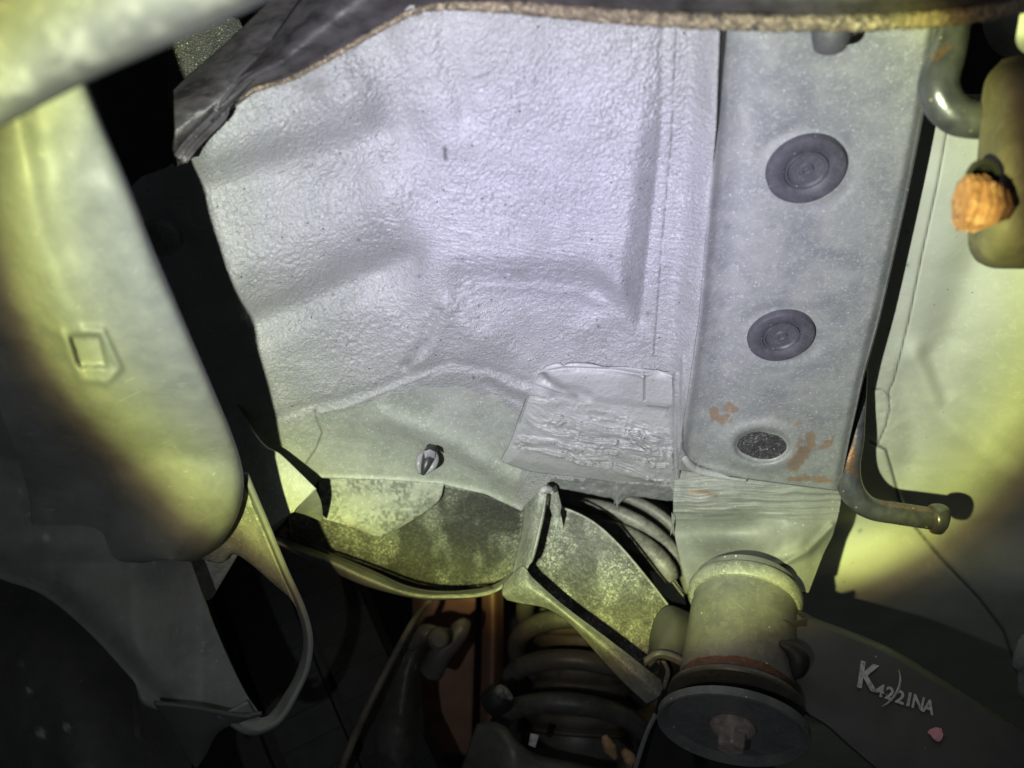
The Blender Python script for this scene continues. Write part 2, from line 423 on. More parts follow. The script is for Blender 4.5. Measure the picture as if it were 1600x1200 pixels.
    an = 1 + 0.8 * ss(330, 420, y) * (x > 600)
    wr = fbm(wx / (4.6 * an), wy / 4.4, 5, 2) - .5
    wr2 = -np.abs(fbm(wx / (7 * an), wy / 5.5, 15, 2) - .5)
    amt = 1 - .92 * below - .45 * ss(470, 560, y) * ss(600, 700, x) * (1 - below)
    scl = .15 + 1.35 * ss(.25, .75, fbm(x / 60, y / 60, 77, 3))
    h += (1 - ss(e - 22, e - 5, x)) * amt * (.35 + .65 * scl) * (1.35 * wr + 1.7 * wr2)
    h += 3.0 * (fbm(x / 55, y / 55, 9, 2) - .5)
    rough = np.exp(-(pd(x, y, [(440, 640), (600, 600), (700, 575), (800, 620)]) / 26) ** 2)
    h += rough * 1.0 * (0.5 - np.abs(2 * fbm(wx / 16, wy / 6, 99, 3) - 1))
    return h
def floor_dirt(x, y):
    d = np.exp(-(pd(x, y, [(1057, -30), (1056, 60), (1049, 220), (1036, 360), (1021, 558)]) / 1.3) ** 2) * .55 * ss(.3, .5, fbm(x / 9, y / 14, 3))
    d = np.maximum(d, .75 * np.exp(-(pd(x, y, [(695, 232), (696, 247)]) / 3.5) ** 2))
    d = np.maximum(d, .5 * np.exp(-(pd(x, y, [(492, 640), (494, 655), (503, 676), (494, 700), (478, 724)]) / 1.5) ** 2))
    d = np.maximum(d, .35 * np.exp(-(pd(x, y, [(664, 530), (645, 555), (636, 568)]) / 4) ** 2))
    for (a, b) in ((1039, 150), (972, 178), (955, 400), (655, 432), (790, 320), (740, 590), (880, 392), (905, 580), (1012, 490), (560, 375), (935, 510), (520, 460)):
        d = np.maximum(d, .7 * np.exp(-(np.hypot(x - a, y - b) / 2.4) ** 2))
    return d
def floor_rust(x, y):
    return np.maximum(.9 * np.exp(-(pd(x, y, [(500, 660), (503, 676), (494, 700), (478, 724)]) / 2.2) ** 2), .9 * np.exp(-(np.hypot(x - 642, y - 593) / 3.5) ** 2))
def floor_pale(x, y):
    d = np.zeros_like(x)
    for a, b, r in ((478, 627, 5), (668, 490, 7), (672, 505, 5), (590, 430, 6), (486, 636, 4), (648, 600, 4), (560, 640, 3), (682, 528, 4)):
        d = np.maximum(d, .7 * np.exp(-(np.hypot(x - a, (y - b) * 1.6) / r) ** 2) * ss(.35, .6, fbm(x / 4, y / 4, 8)))
    d = np.maximum(d, .45 * np.exp(-(pd(x, y, [(503, 746), (600, 750), (690, 757), (760, 773), (812, 797)]) / 2.5) ** 2) * ss(.4, .6, fbm(x / 5, y / 5, 18)))
    return d
def build_floor():
    nu, nv = 600, 540
    U, Vv = np.meshgrid(np.linspace(0, 1, nu), np.linspace(0, 1, nv))
    x = 205 + 925 * U
    for _ in range(4):
        y = -60 + (lut(x, BOT) + 60) * Vv
        l = lut(y, LEFT); e = lut(y, EDGE)
        x = l + (e - l) * U
    q = 1 / (1 / FQ(y) - floor_h(x, y) / 1000)
    V = P(x, y, q).reshape(-1, 3)
    fc = orient(V, grid_faces(nv, nu))
    o = link('floor_panel', V, fc, M['underseal'], body, attrs=dict(dirt_shade=floor_dirt(x, y), rust=floor_rust(x, y), pale=floor_pale(x, y)))
    # the smoother dusty housing area takes its own paint
    o.data.materials.append(M['housing'])
    fy = np.interp(x, [205, 430, 540, 650, 705, 765, 830, 900], [720, 652, 622, 590, 585, 600, 640, 700])
    m = ((y > fy + 16 + 16 * (fbm(x / 30, y / 30, 33) - .5)) & (x < 838 - (y - 640) * .25)).astype(int)
    mi = m[:-1, :-1].reshape(-1)
    o.data.polygons.foreach_set('material_index', mi.tolist())
    thick(o, .0015)
    return o
floor = build_floor()

# ---- box rail: face, left fillet bead, right wall, bottom lip
RQ = lambda x, y: FQ(y) + 0.075
def rail_h(x, y):
    L = lut(y, EDGE)
    R = lut(y, [(-60, 1480), (30, 1468), (190, 1440), (330, 1412), (470, 1380), (600, 1346), (700, 1325), (770, 1312)])
    h = 3.0 * np.exp(-((x - L) / 9) ** 2) - 4.5 * np.exp(-((x - L - 38) / 30) ** 2)
    h -= 5.0 * ss(.93, 1, (x - L) / (R - L)) ** 2
    # pressed rims round the three plugs
    for cx, cy, rx, ry, up, w in ((1259, 263, 63, 51, -1.0, .18), (1220, 523, 52, 35, -1.0, .2), (1191, 697, 45, 27, 3.2, .34)):
        r = np.hypot((x - cx) / rx, (y - cy) / ry)
        h += up * np.exp(-((r - 1.18) / w) ** 2)
    r = np.hypot((x - 1191) / 45, (y - 697) / 27); h -= 3 * (1 - ss(.85, 1.05, r))
    h += g(x, y, [(1068, 690), (1072, 712), (1090, 728), (1130, 736), (1165, 748)], 5, 1.6)
    h += .9 * (fbm(x / 60, y / 60, 21, 2) - .5) + .18 * (fbm(x / 7, y / 7, 22, 3) - .5)
    return h
def rail_rust(x, y):
    n = fbm(x / 9, y / 9, 31, 3)
    r = 1.5 * np.exp(-(np.abs(pd(x, y, [(1116, 643), (1118, 653), (1130, 657), (1143, 653), (1146, 641), (1138, 636)])) / 7) ** 2)
    r = np.maximum(r, 1.5 * np.exp(-(pd(x, y, [(1266, 682), (1270, 692), (1282, 696), (1294, 691), (1296, 684)]) / 7) ** 2))
    r = np.maximum(r, 1.05 * np.exp(-(pd(x, y, [(1235, 750), (1262, 748), (1300, 750)]) / 5) ** 2))
    r = np.maximum(r, .8 * np.exp(-(pd(x, y, [(1245, 725), (1256, 712)]) / 22) ** 2))
    r = np.maximum(r, .62 * np.exp(-(pd(x, y, [(1200, 655), (1245, 660)]) / 16) ** 2))
    halo = .55 * np.exp(-(pd(x, y, [(1116, 650), (1146, 648)]) / 22) ** 2) + .5 * np.exp(-(pd(x, y, [(1230, 745), (1300, 748)]) / 16) ** 2) + .6 * np.exp(-(pd(x, y, [(1255, 690), (1300, 700)]) / 26) ** 2)
    return r * 1.5 * ss(.15, .7, n) + 1.05 * halo * ss(.3, .85, fbm(x / 10, y / 10, 35, 3))
left = [(lut(y, EDGE) - 2, y, 0) for y in (-60, 30, 120, 200, 300, 400, 500, 580, 640, 690, 735)]
right = [(1480, -60, 0), (1468, 30, 0), (1455, 110, 0), (1440, 190, 0), (1418, 300, 0), (1396, 400, 0), (1373, 500, 0), (1350, 585, 0), (1338, 640, 0), (1326, 695, 0), (1312, 768, 0)]
rail = surf('frame_rail', [left, right], 300, 200, M['rail'], body, t=.0018, disp=rail_h, q=RQ, attrs=dict(rust=rail_rust, dirt_shade=lambda x, y: .8 * np.exp(-(pd(x, y, [(1066, 640), (1067, 700), (1078, 722), (1110, 735)]) / 1.6) ** 2)))
# right side wall of the rail, falling back to the side panel
wl = [(a + 0.5, b, RQ(a, b) - .025) for a, b, _ in right]
wr_ = [(a + 2, b, FQ(b) - .19) for a, b, _ in right]
surf('rail_side_wall', [wl, wr_], 60, 8, M['blackpaint'], body, t=.0015)
# bead of sealer running down the left corner of the rail
tube('sealer_bead', [(1064, 690, 1.770, .0010), (1068, 712, 1.79, .0021), (1085, 732, 1.765, .0024), (1120, 742, 1.75, .0020), (1165, 750, 1.74, .0014)], M['sealer'], body, n=60, rough=.15)

# ---- brushed sealer band and the cup that carries the mount
def band_h(x, y):
    wx = x + 14 * (fbm(x / 50, y / 30, 63) - .5); wy = y + 10 * (fbm(x / 60, y / 40, 61) - .5)
    h = 1.3 * (fbm(wx / 70, wy / 3.6, 62, 3) - .5) * (1 - ss(795, 825, y)) * 2.4
    h += g(x, y, [(1100, 760), (1150, 772), (1195, 775), (1250, 765), (1310, 766)], 8, 1.6)
    h -= 22 * np.exp(-((y - 832) / 30) ** 2) * np.exp(-((x - 1140) / 85) ** 2)
    h += g(x, y, [(1225, 845), (1245, 850)], 26, 7)
    h += g(x, y, [(1190, 888), (1225, 880), (1262, 862), (1300, 822)], 6, 3.5)
    h += 1.0 * (fbm(x / 40, y / 40, 66, 2) - .5)
    return h
def band_rust(x, y):
    n = fbm(x / 8, y / 8, 71, 3)
    r = 1.3 * np.exp(-(pd(x, y, [(1078, 770), (1095, 768), (1118, 774)]) / 5) ** 2)
    r = np.maximum(r, .9 * np.exp(-(pd(x, y, [(1080, 790), (1110, 792)]) / 4) ** 2))
    r = np.maximum(r, 1.1 * np.exp(-(pd(x, y, [(1238, 752), (1300, 755)]) / 4) ** 2))
    return r * (.45 + .9 * n)
surf('mount_cup', [
    [(1056, 730, 1.69), (1110, 728, 1.735), (1180, 740, 1.73), (1250, 742, 1.725), (1313, 752, 1.71)],
    [(1052, 775, 1.70), (1110, 772, 1.715), (1180, 778, 1.715), (1250, 780, 1.71), (1314, 783, 1.69)],
    [(1054, 830, 1.68), (1110, 835, 1.705), (1180, 838, 1.71), (1245, 838, 1.71), (1303, 832, 1.68)],
    [(1064, 880, 1.69), (1115, 882, 1.72), (1175, 882, 1.73), (1230, 880, 1.72), (1286, 868, 1.68)],
    [(1080, 935, 1.75), (1120, 925, 1.77), (1175, 920, 1.775), (1225, 925, 1.76), (1264, 925, 1.74)]],
    200, 180, M['cup'], body, t=.002, disp=band_h, attrs=dict(rust=band_rust))

# ---- patch of brushed sealer left of the rail
def patch_h(x, y):
    wx = x + 16 * (fbm(x / 40, y / 26, 81) - .5); wy = y + 16 * (fbm(x / 45, y / 30, 82) - .5)
    s = (wy - 0.24 * (wx - 840))
    top = 1 - ss(612, 626, y - .13 * (x - 900))
    sc = ss(600, 640, s) * (1 - ss(708, 716, s + 6 * fbm(x / 20, y / 20, 5)))
    r1 = 1 - np.abs(2 * fbm(wx / 55, s / 14.0, 83, 3) - 1)
    r2 = 1 - np.abs(2 * fbm(wx / 12, s / 8, 84, 2) - 1)
    h = sc * (3.4 * (r1 - .6) + 3.2 * (r2 - .6) * ss(.35, .6, fbm(x / 45, y / 18, 89, 2)))
    # long overlapping brush ridges: saw-tooth steps running down to the right
    for c, a in ((642, 4.4), (664, 5.0), (682, 4.0), (702, 4.4)):
        tt = s - c + 5 * (fbm(wx / 30, y * 0, c) - .5)
        h += a * np.exp(-np.maximum(tt, 0) / 14) * ss(-3, 0, tt) * ss(-14, 14, tt + 10) * ss(815, 880, x)
    # pad above it
    h += 2.0 * top * ss(848, 862, x) - g(x, y, [(1008, 585), (1007, 625)], 1.8, 1.6)
    h += g(x, y, [(845, 580), (900, 573), (960, 577), (1005, 586)], 3.5, 2.0) + g(x, y, [(1005, 586), (1030, 578), (1056, 590)], 3.5, 2.0)
    h -= g(x, y, [(850, 590), (880, 606), (920, 618)], 7, 3.0)
    h += g(x, y, [(1050, 640), (1047, 652)], 5, -3) + .5 * (fbm(x / 8, y / 8, 86, 3) - .5)
    # rounded outline
    ed = np.minimum(np.minimum(pd(x, y, [(842, 590), (832, 602), (812, 660), (792, 705), (785, 728)]), pd(x, y, [(785, 728), (830, 738), (960, 757), (1050, 762)])), 400)
    ed = np.minimum(ed, pd(x, y, [(842, 579), (880, 571), (950, 573), (1008, 577), (1050, 582)]) + 4)
    return h * ss(0, 14, ed) + 4.0 * ss(-4, 20, ed) - 2.6
def patch_dirt_shade(x, y):
    d = .85 * np.exp(-(pd(x, y, [(1051, 641), (1047, 652)]) / 3.6) ** 2)
    s = y - .24 * (x - 840) + 10 * (fbm(x / 25, y / 25, 87) - .5)
    d = np.maximum(d, .8 * np.exp(-(pd(x, y, [(786, 726), (830, 741), (900, 749), (970, 759), (1050, 765)]) / 3.2) ** 2))  # shadow line painted along the bottom edge
    d = np.maximum(d, .45 * np.exp(-(pd(x, y, [(848, 580), (860, 596), (885, 610), (900, 618)]) / 5) ** 2))
    for ln in ([(1008, 585), (1007, 625)], [(843, 580), (880, 573), (950, 575)], [(832, 602), (812, 660)], [(836, 600), (870, 612), (900, 620)], [(1012, 634), (1050, 638)]):
        d = np.maximum(d, .4 * np.exp(-(pd(x, y, ln) / 1.3) ** 2))  # dark outlines painted into the crevices round the pad
    return d
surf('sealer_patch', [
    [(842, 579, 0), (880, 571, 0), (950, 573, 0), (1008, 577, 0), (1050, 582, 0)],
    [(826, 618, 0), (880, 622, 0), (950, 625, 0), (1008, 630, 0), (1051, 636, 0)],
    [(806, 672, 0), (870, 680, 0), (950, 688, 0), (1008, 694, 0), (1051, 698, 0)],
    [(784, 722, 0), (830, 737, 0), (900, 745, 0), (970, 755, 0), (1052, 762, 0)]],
    280, 230, M['sealer'], body, t=.002, disp=patch_h, q=lambda x, y: FQ(y) + .012, attrs=dict(dirt_shade=patch_dirt_shade))
# ragged thick lip under the patch
def rag(x, y): return 2.5 * (fbm(x / 9, y / 5, 91, 3) - .5)
rb = []
xx = [800, 830, 850, 870, 890, 910, 930, 945, 958, 964, 968, 980, 1000, 1020, 1040, 1056]
for a in xx:
    base = lut(a, [(800, 736), (830, 752), (900, 768), (945, 776), (1000, 775), (1056, 782)])
    drip = 16 * math.exp(-((a - 965) / 5.0) ** 2) + 3 * random.random()
    rb.append((a, base + drip, 1.655))
surf('torn_lip', [[(a, lut(a, [(780, 722), (830, 737), (900, 745), (970, 755), (1052, 762)]) - 2, 1.675) for a in xx], rb], 160, 14, M['mount'], body, t=.004, disp=rag)

# ---- wheel housing below the lip
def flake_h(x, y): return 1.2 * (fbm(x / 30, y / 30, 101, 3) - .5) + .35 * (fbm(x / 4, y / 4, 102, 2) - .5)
HQ = lambda x, y: 1.60 - 0.0009 * (y - 750) + .00002 * (x - 600)
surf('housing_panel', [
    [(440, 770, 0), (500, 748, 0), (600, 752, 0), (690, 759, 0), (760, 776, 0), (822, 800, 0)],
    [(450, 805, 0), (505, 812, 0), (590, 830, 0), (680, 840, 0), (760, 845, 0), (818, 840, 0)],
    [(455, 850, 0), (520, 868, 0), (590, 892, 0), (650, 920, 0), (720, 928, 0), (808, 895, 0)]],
    200, 120, M['flake'], body, t=.0018, disp=flake_h, q=HQ, attrs=dict(dirt_shade=lambda x, y: np.clip(.75 * ss(.4, .65, fbm(x / 38, y / 60, 103, 3)) + .6 * np.exp(-(np.hypot(x - 745, (y - 785) * 1.6) / 70) ** 2), 0, .85)))  # patchy darkening plus a darker oval towards the upper right
surf('overlap_flap', [
    [(497, 744, 1.625), (560, 747, 1.625), (630, 752, 1.625), (694, 758, 1.62)],
    [(500, 780, 1.61), (560, 787, 1.61), (630, 790, 1.61), (680, 788, 1.60)],
    [(505, 811, 1.60), (545, 822, 1.60), (588, 838, 1.59), (610, 834, 1.58)]],
    120, 80, M['housing'], body, t=.0015, disp=lambda x, y: .8 * (fbm(x / 22, y / 22, 111, 3) - .5),
    attrs=dict(dirt_shade=lambda x, y: .6 * ss(.35, .65, fbm(x / 4, y / 4, 5, 3)) * ss(.2, .6, fbm(x / 30, y / 30, 7)), rust=lambda x, y: .9 * np.exp(-(pd(x, y, [(540, 818), (575, 833)]) / 5) ** 2)))
# pale rolled rim under the housing panel
surf('housing_rim', [
    [(430, 838, 1.495), (470, 850, 1.515), (520, 868, 1.535), (580, 893, 1.545), (640, 919, 1.555), (700, 925, 1.555), (760, 918, 1.545), (802, 892, 1.535), (815, 868, 1.535)],
    [(430, 846, 1.535), (470, 862, 1.555), (520, 880, 1.575), (575, 905, 1.585), (640, 928, 1.595), (700, 932, 1.595), (765, 926, 1.585), (806, 900, 1.575), (826, 876, 1.565)],
    [(432, 850, 1.495), (468, 868, 1.515), (515, 892, 1.535), (570, 916, 1.545), (640, 934, 1.555), (690, 938, 1.555), (765, 929, 1.545), (810, 905, 1.535), (830, 882, 1.535)]],
    160, 16, M['olive'], body, t=.0015)
tube('rim_shade_line', [(428, 836, 1.530, .0004), (470, 849, 1.540, .0008), (520, 867, 1.555, .0010), (580, 892, 1.565, .0010), (640, 918, 1.575, .0010), (700, 925, 1.575, .0008), (770, 918, 1.565, .0005)], M['black'], body, n=60, seg=8)  # black tube standing in for the thin shadow line above the rim
surf('housing_bracket', [
    [(818, 792, 1.66), (815, 830, 1.65), (806, 868, 1.66), (798, 905, 1.67)],
    [(838, 772, 1.72), (832, 820, 1.71), (822, 868, 1.71), (812, 903, 1.71)],
    [(856, 757, 1.73), (848, 800, 1.73), (832, 868, 1.73), (824, 890, 1.72)]],
    90, 30, M['olive'], body, t=.0018, disp=lambda x, y: 1.2 * (fbm(x / 14, y / 30, 121, 2) - .5))
surf('shield_strip', [
    [(786, 912, 1.66), (815, 885, 1.72), (835, 905, 1.73), (880, 945, 1.74), (940, 990, 1.75), (1000, 1036, 1.76), (1040, 1068, 1.76)],
    [(784, 928, 1.68), (815, 918, 1.74), (850, 935, 1.75), (890, 965, 1.76), (940, 1008, 1.77), (990, 1052, 1.78), (1030, 1088, 1.78)],
    [(792, 938, 1.66), (820, 945, 1.70), (855, 952, 1.71), (890, 975, 1.72), (935, 1025, 1.73), (975, 1068, 1.74), (1010, 1100, 1.74)]],
    120, 24, M['olive'], body, t=.0015)
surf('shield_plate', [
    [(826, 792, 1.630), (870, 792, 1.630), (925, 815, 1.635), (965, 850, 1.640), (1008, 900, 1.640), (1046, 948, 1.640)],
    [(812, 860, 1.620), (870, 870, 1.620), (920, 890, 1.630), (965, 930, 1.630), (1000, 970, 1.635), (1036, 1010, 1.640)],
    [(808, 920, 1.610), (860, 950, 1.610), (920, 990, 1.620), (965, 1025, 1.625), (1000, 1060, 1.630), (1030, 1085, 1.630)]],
    150, 110, M['flake'], body, t=.0018, disp=flake_h, attrs=dict(dirt_shade=lambda x, y: .75 * ss(.4, .65, fbm(x / 38, y / 50, 104, 3))))
tube('plate_edge', [(842, 789, 1.650, .0007), (880, 794, 1.650, .0008), (925, 815, 1.655, .0008), (965, 850, 1.660, .0008), (1008, 900, 1.660, .0008), (1044, 946, 1.660, .0008)], M['olive'], body, n=50, seg=8)
# flap lit in front of the housing on the left (its own shadow falls beside it)
surf('corner_flap', [
    [(330, 560, 1.70), (400, 682, 1.78), (440, 712, 1.80), (494, 764, 1.80)],
    [(330, 700, 1.70), (400, 745, 1.78), (430, 765, 1.80), (482, 775, 1.80)],
    [(340, 870, 1.70), (395, 842, 1.78), (420, 826, 1.79), (457, 799, 1.80)]],
    70, 50, M['housing'], body, t=.0015)
surf('corner_flap', [
    [(493, 763, 1.80), (502, 785, 1.74), (505, 811, 1.66)],
    [(457, 799, 1.80), (478, 805, 1.72), (503, 815, 1.66)]],
    30, 20, M['housing'], body, t=.001)
# torn fin and small cup beside it
plate('torn_fin', [(862, 762, 1.68), (869, 757, 1.68), (878, 790, 1.70), (874, 812, 1.72), (869, 832, 1.72), (865, 812, 1.72), (859, 795, 1.70)], M['olive'], body, t=.0012)
plate('torn_fin', [(1050, 800, 1.68), (1056, 806, 1.68), (1053, 822, 1.69), (1048, 838, 1.70), (1051, 818, 1.69)], M['olive'], body, t=.001)
tube('torn_fin', [(844, 770, 1.74, .0012), (850, 765, 1.74, .0024), (859, 766, 1.73, .0022), (864, 772, 1.73, .0008)], M['sealer'], body, n=16, seg=12, rough=.3)

# ---- pale side panel on the right
def side_h(x, y):
    h = np.zeros_like(x)
    # large pressed hollow with a diagonal shoulder
    ed = [(1600, 250), (1540, 350), (1490, 450), (1452, 560), (1488, 640), (1545, 690), (1640, 768)]
    h += g(x, y, [(1560, 320), (1510, 430), (1480, 520)], 34, -8)
    h += g(x, y, [(1450, 555), (1480, 632), (1540, 686), (1640, 768)], 16, -6)
    h += g(x, y, [(1436, 560), (1462, 622), (1500, 668), (1570, 722), (1640, 775)], 26, 8.0)
    h += g(x, y, [(1415, 600), (1425, 660), (1420, 720)], 24, -5)
    h += g(x, y, [(1420, 790), (1480, 860), (1560, 960)], 24, 6)
    h += 12 * ss(0, 160, x - 1490 - .15 * np.abs(y - 560)) * (1 - ss(620, 760, y - .8 * (x - 1540)))
    h -= .06 * np.maximum(0, y - 900)
    h += g(x, y, SEAM, 2.2, -1.0) + g(x, y, CRK, 2.6, -2.5)
    wr = np.exp(-(np.hypot(x - 1385, (y - 650) / 1.4) / 34) ** 2)
    h += wr * 1.8 * (fbm(x / 9, y / 5, 131, 3) - .5)
    h += 1.4 * (fbm(x / 60, y / 60, 132, 2) - .5)
    return h
SEAM = [(1484, 180), (1464, 290), (1440, 400), (1420, 500), (1396, 596), (1388, 612), (1390, 640), (1384, 665), (1372, 692)]
CRK = [(1360, 690), (1384, 703), (1392, 730), (1404, 775), (1418, 810), (1470, 872), (1530, 935), (1568, 985), (1590, 1050)]
def side_dirt(x, y):
    d = .85 * np.exp(-(pd(x, y, SEAM) / 1.2) ** 2)
    d = np.maximum(d, .97 * np.exp(-(pd(x, y, CRK) / 2.0) ** 2))
    d = np.maximum(d, .6 * np.exp(-(pd(x, y, [(1362, 607), (1380, 609), (1390, 620)]) / 1.2) ** 2))
    for a, b in ((1418, 362), (1418, 414), (1398, 485), (1343, 830), (1345, 828)):
        d = np.maximum(d, .6 * np.exp(-(np.hypot(x - a, y - b) / 2.5) ** 2))
    return d
def side_rust(x, y):
    n = fbm(x / 6, y / 6, 141, 3)
    r = 1.2 * np.exp(-(np.hypot(x - 1388, y - 514) / 5) ** 2)
    r = np.maximum(r, .8 * np.exp(-(pd(x, y, [(1402, 540), (1396, 580)]) / 3) ** 2))
    r = np.maximum(r, 1.0 * np.exp(-(np.hypot(x - 1319, y - 908) / 5) ** 2))
    return r * (.5 + .9 * n)
def build_side():
    nu, nv = 190, 380
    U, Vv = np.meshgrid(np.linspace(0, 1, nu), np.linspace(0, 1, nv))
    top = lut(1240 + 480 * U, [(1240, 150), (1440, 150), (1478, 125), (1500, 125), (1545, 146), (1580, 120), (1720, 60)])
    y = top + (1330 - top) * Vv
    lft = lut(y, [(100, 1410), (600, 1325), (760, 1290), (860, 1240), (1330, 1200)])
    x = lft + (1730 - lft) * U
    q = FQ(y) - .17 + .11 * ss(810, 930, y) - 1.5e-6 * np.maximum(0, y - 850) ** 2
    q = 1 / (1 / q - side_h(x, y) / 1000)
    V = P(x, y, q).reshape(-1, 3)
    o = link('side_panel', V, orient(V, grid_faces(nv, nu)), M['side'], body, attrs=dict(dirt_shade=side_dirt(x, y), rust=side_rust(x, y)))
    thick(o, .0015)
build_side()

# ---- black sheet added far behind so that every gap reads dark
surf('dark_backing', [
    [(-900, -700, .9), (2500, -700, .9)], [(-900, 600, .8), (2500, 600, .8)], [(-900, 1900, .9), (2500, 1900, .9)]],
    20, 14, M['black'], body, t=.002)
# shaded side of the wheel house with its fixing on the far left
lathe('fixing_boss', PV(252, 372, 2.12), NRM, [(-.002, .010), (.002, .0095), (.003, .008), (.0031, .0)], M['mount'], body, seg=32)

# ================================================================ PLUGS
def plug(name, px, py, r, label, grit=False):
    org = PV(px, py, RQ(px, py)) + NRM * (.0005 if not grit else -.0025)
    t = empty(name, org, label, 'rubber plug', 'rubber plugs in the box rail' )
    m = M['gritrubber'] if grit else M['rubber']
    if grit:
        lathe('cap', org, NRM, [(-.001, r * 1.03), (.0012, r), (.0016, r * .93), (.0008, r * .5), (.0022, r * .30), (.0014, r * .26), (.0014, 0)], m, t, 56, wob=.035)
    else:
        fl_ = lathe('flange', org, NRM, [(-.001, r), (.0012, r * .995), (.0024, r * .95), (.0028, r * .84), (.0020, r * .64), (.0012, r * .56), (.0000, r * .55)], m, t, 64)
        lathe('cap', org, NRM, [(-.0012, r * .55), (.0016, r * .535), (.0016, r * .49), (.0006, r * .44), (.0004, r * .20), (.0014, r * .165), (.0014, r * .10), (.0006, r * .07), (.0009, 0)], m, fl_, 56)
    return t
plug('rubber_plug', 1259, 263, 62 / F / RQ(0, 263), 'largest grey rubber plug, highest of the three in the box rail')
plug('rubber_plug', 1220, 523, 52 / F / RQ(0, 523), 'smooth ringed rubber plug in the middle of the box rail')
plug('rubber_plug', 1191, 697, 45 / F / RQ(0, 697), 'gritty black plug in a raised dimple near the rail end', True)

# ================================================================ PUSH CLIP
cq = FQ(715) + .045
cl = empty('push_clip', PV(666, 716, cq), 'small grey and black push clip poking through the dusty housing above its lip', 'clip')
tube('stem', [(675, 700, cq - .03, .0032), (670, 714, cq + .01, .0036), (665, 728, cq + .02, .0026), (660, 742, cq + .02, .0010)], M['clipblack'], cl, n=14, seg=12)
for bp in ([(664, 704, cq - .01, .0010), (657, 713, cq, .0019), (654, 726, cq + .005, .0020), (656, 740, cq, .0008)], [(679, 706, cq - .01, .0010), (681, 716, cq, .0018), (676, 728, cq + .01, .0022), (664, 741, cq + .01, .0008)]):
    tube('barb', bp, M['clipgrey'], cl, n=16, seg=10)
lathe('top_shade', PV(675, 701, cq - .02), Vector((.25, -.5, .75)), [(-.001, .0036), (.0008, .0036), (.0018, .0028), (.002, 0)], M['clipblack'], cl, 20)  # black disc standing in for the clip's small shadow
plate('rib', [(663, 705, cq + .075), (672, 702, cq + .07), (680, 706, cq + .065), (679, 716, cq + .07), (671, 712, cq + .08), (664, 716, cq + .075)], M['clipgrey'], cl, t=.0008, bev=0)

# ================================================================ HANGER RODS
hr = empty('hanger_rod', PV(1335, 700, 1.72), 'bent rusty steel hanger rod below the plugs ending in a knob', 'hanger rod')
def trust(x, y): return None
rodm = tube('rod', [(1354, 578, 1.80, .0006), (1350, 610, 1.78, .0016), (1342, 650, 1.76, .0036), (1336, 690, 1.745, .0050), (1326, 722, 1.73, .0068), (1326, 752, 1.72, .0074), (1338, 778, 1.715, .0072), (1362, 795, 1.71, .0066), (1400, 802, 1.71, .0066), (1460, 811, 1.71, .0066)], M['rod'], hr, n=110, seg=28)
def tag_rust(o, fn):
    me = o.data; base = np.array(root_loc(o.parent) if o.parent else o.location)
    V = np.array([v_.co[:] for v_ in me.vertices]) + base
    px = 800 + V[:, 0] / V[:, 1] * F; py = 600 - V[:, 2] / V[:, 1] * F
    at = me.attributes.new('rust', 'FLOAT', 'POINT'); at.data.foreach_set('value', fn(px, py).astype(float))
tag_rust(rodm, lambda x, y: (1.1 * np.exp(-(pd(x, y, [(1330, 690), (1328, 730)]) / 15) ** 2) + .9 * np.exp(-(pd(x, y, [(1345, 745), (1380, 785), (1450, 796)]) / 7) ** 2)) * (.3 + 1.0 * fbm(x / 6, y / 6, 151, 3)) + .25 * fbm(x / 5, y / 5, 9))
kn = tube('end_knob', [(1453, 810, 1.71, .0068), (1457, 810, 1.71, .0086), (1465, 811, 1.71, .0092), (1473, 812, 1.71, .0086), (1477, 813, 1.71, .0060), (1478, 813, 1.71, .0004)], M['rod'], hr, n=22, seg=28)
tag_rust(kn, lambda x, y: (.9 * np.exp(-((x - 1456) / 6) ** 2) + .3) * (.4 + fbm(x / 5, y / 5, 152, 3)))
h2 = empty('hanger_rod', PV(1485, 90, 2.62), 'thick grey hooked rod at the top right, its end inside the brown rubber block', 'hanger rod')
ro2 = tube('rod', [(1502, -50, 2.66, .0055), (1492, 30, 2.66, .0058), (1482, 80, 2.66, .0066), (1469, 118, 2.66, .0074), (1468, 145, 2.66, .0077), (1484, 172, 2.66, .0074), (1512, 186, 2.66, .0072), (1590, 190, 2.66, .0072)], M['rod'], h2, n=80, seg=28)
tag_rust(ro2, lambda x, y: 1.0 * np.exp(-(pd(x, y, [(1462, 90), (1480, 70)]) / 13) ** 2) * (.4 + fbm(x / 7, y / 7, 153, 3)))
# rubber exhaust hanger
rh = empty('exhaust_hanger', PV(1580, 260, 2.75), 'blurred olive brown rubber exhaust hanger at the right edge of the frame', 'exhaust hanger')
surf('block', [
    [(1566, 92, 2.60), (1600, 84, 2.66), (1680, 84, 2.66)],
    [(1538, 130, 2.68), (1590, 120, 2.84), (1680, 118, 2.84)],
    [(1530, 210, 2.70), (1580, 205, 2.90), (1680, 200, 2.90)],
    [(1522, 300, 2.70), (1570, 300, 2.90), (1680, 300, 2.90)],
    [(1512, 372, 2.68), (1560, 378, 2.86), (1680, 380, 2.86)],
    [(1522, 404, 2.62), (1556, 412, 2.74), (1680, 414, 2.74)],
    [(1540, 416, 2.55), (1566, 420, 2.60), (1680, 420, 2.60)]], 40, 70, M['hanger'], rh, t=.012, bev=.003, disp=lambda x, y: .8 * (fbm(x / 40, y / 40, 161, 2) - .5))
lathe('pin_hole', PV(1537, 272, 2.93), Vector((-.25, -1, .15)), [(-.004, .0055), (.0002, .0055), (.0004, .0035), (-.003, .003), (-.003, 0)], M['black'], rh, 24)
rp = empty('rusty_pin', PV(1530, 318, 3.0), 'orange rusty pin end sticking out of the brown rubber hanger', 'pin')
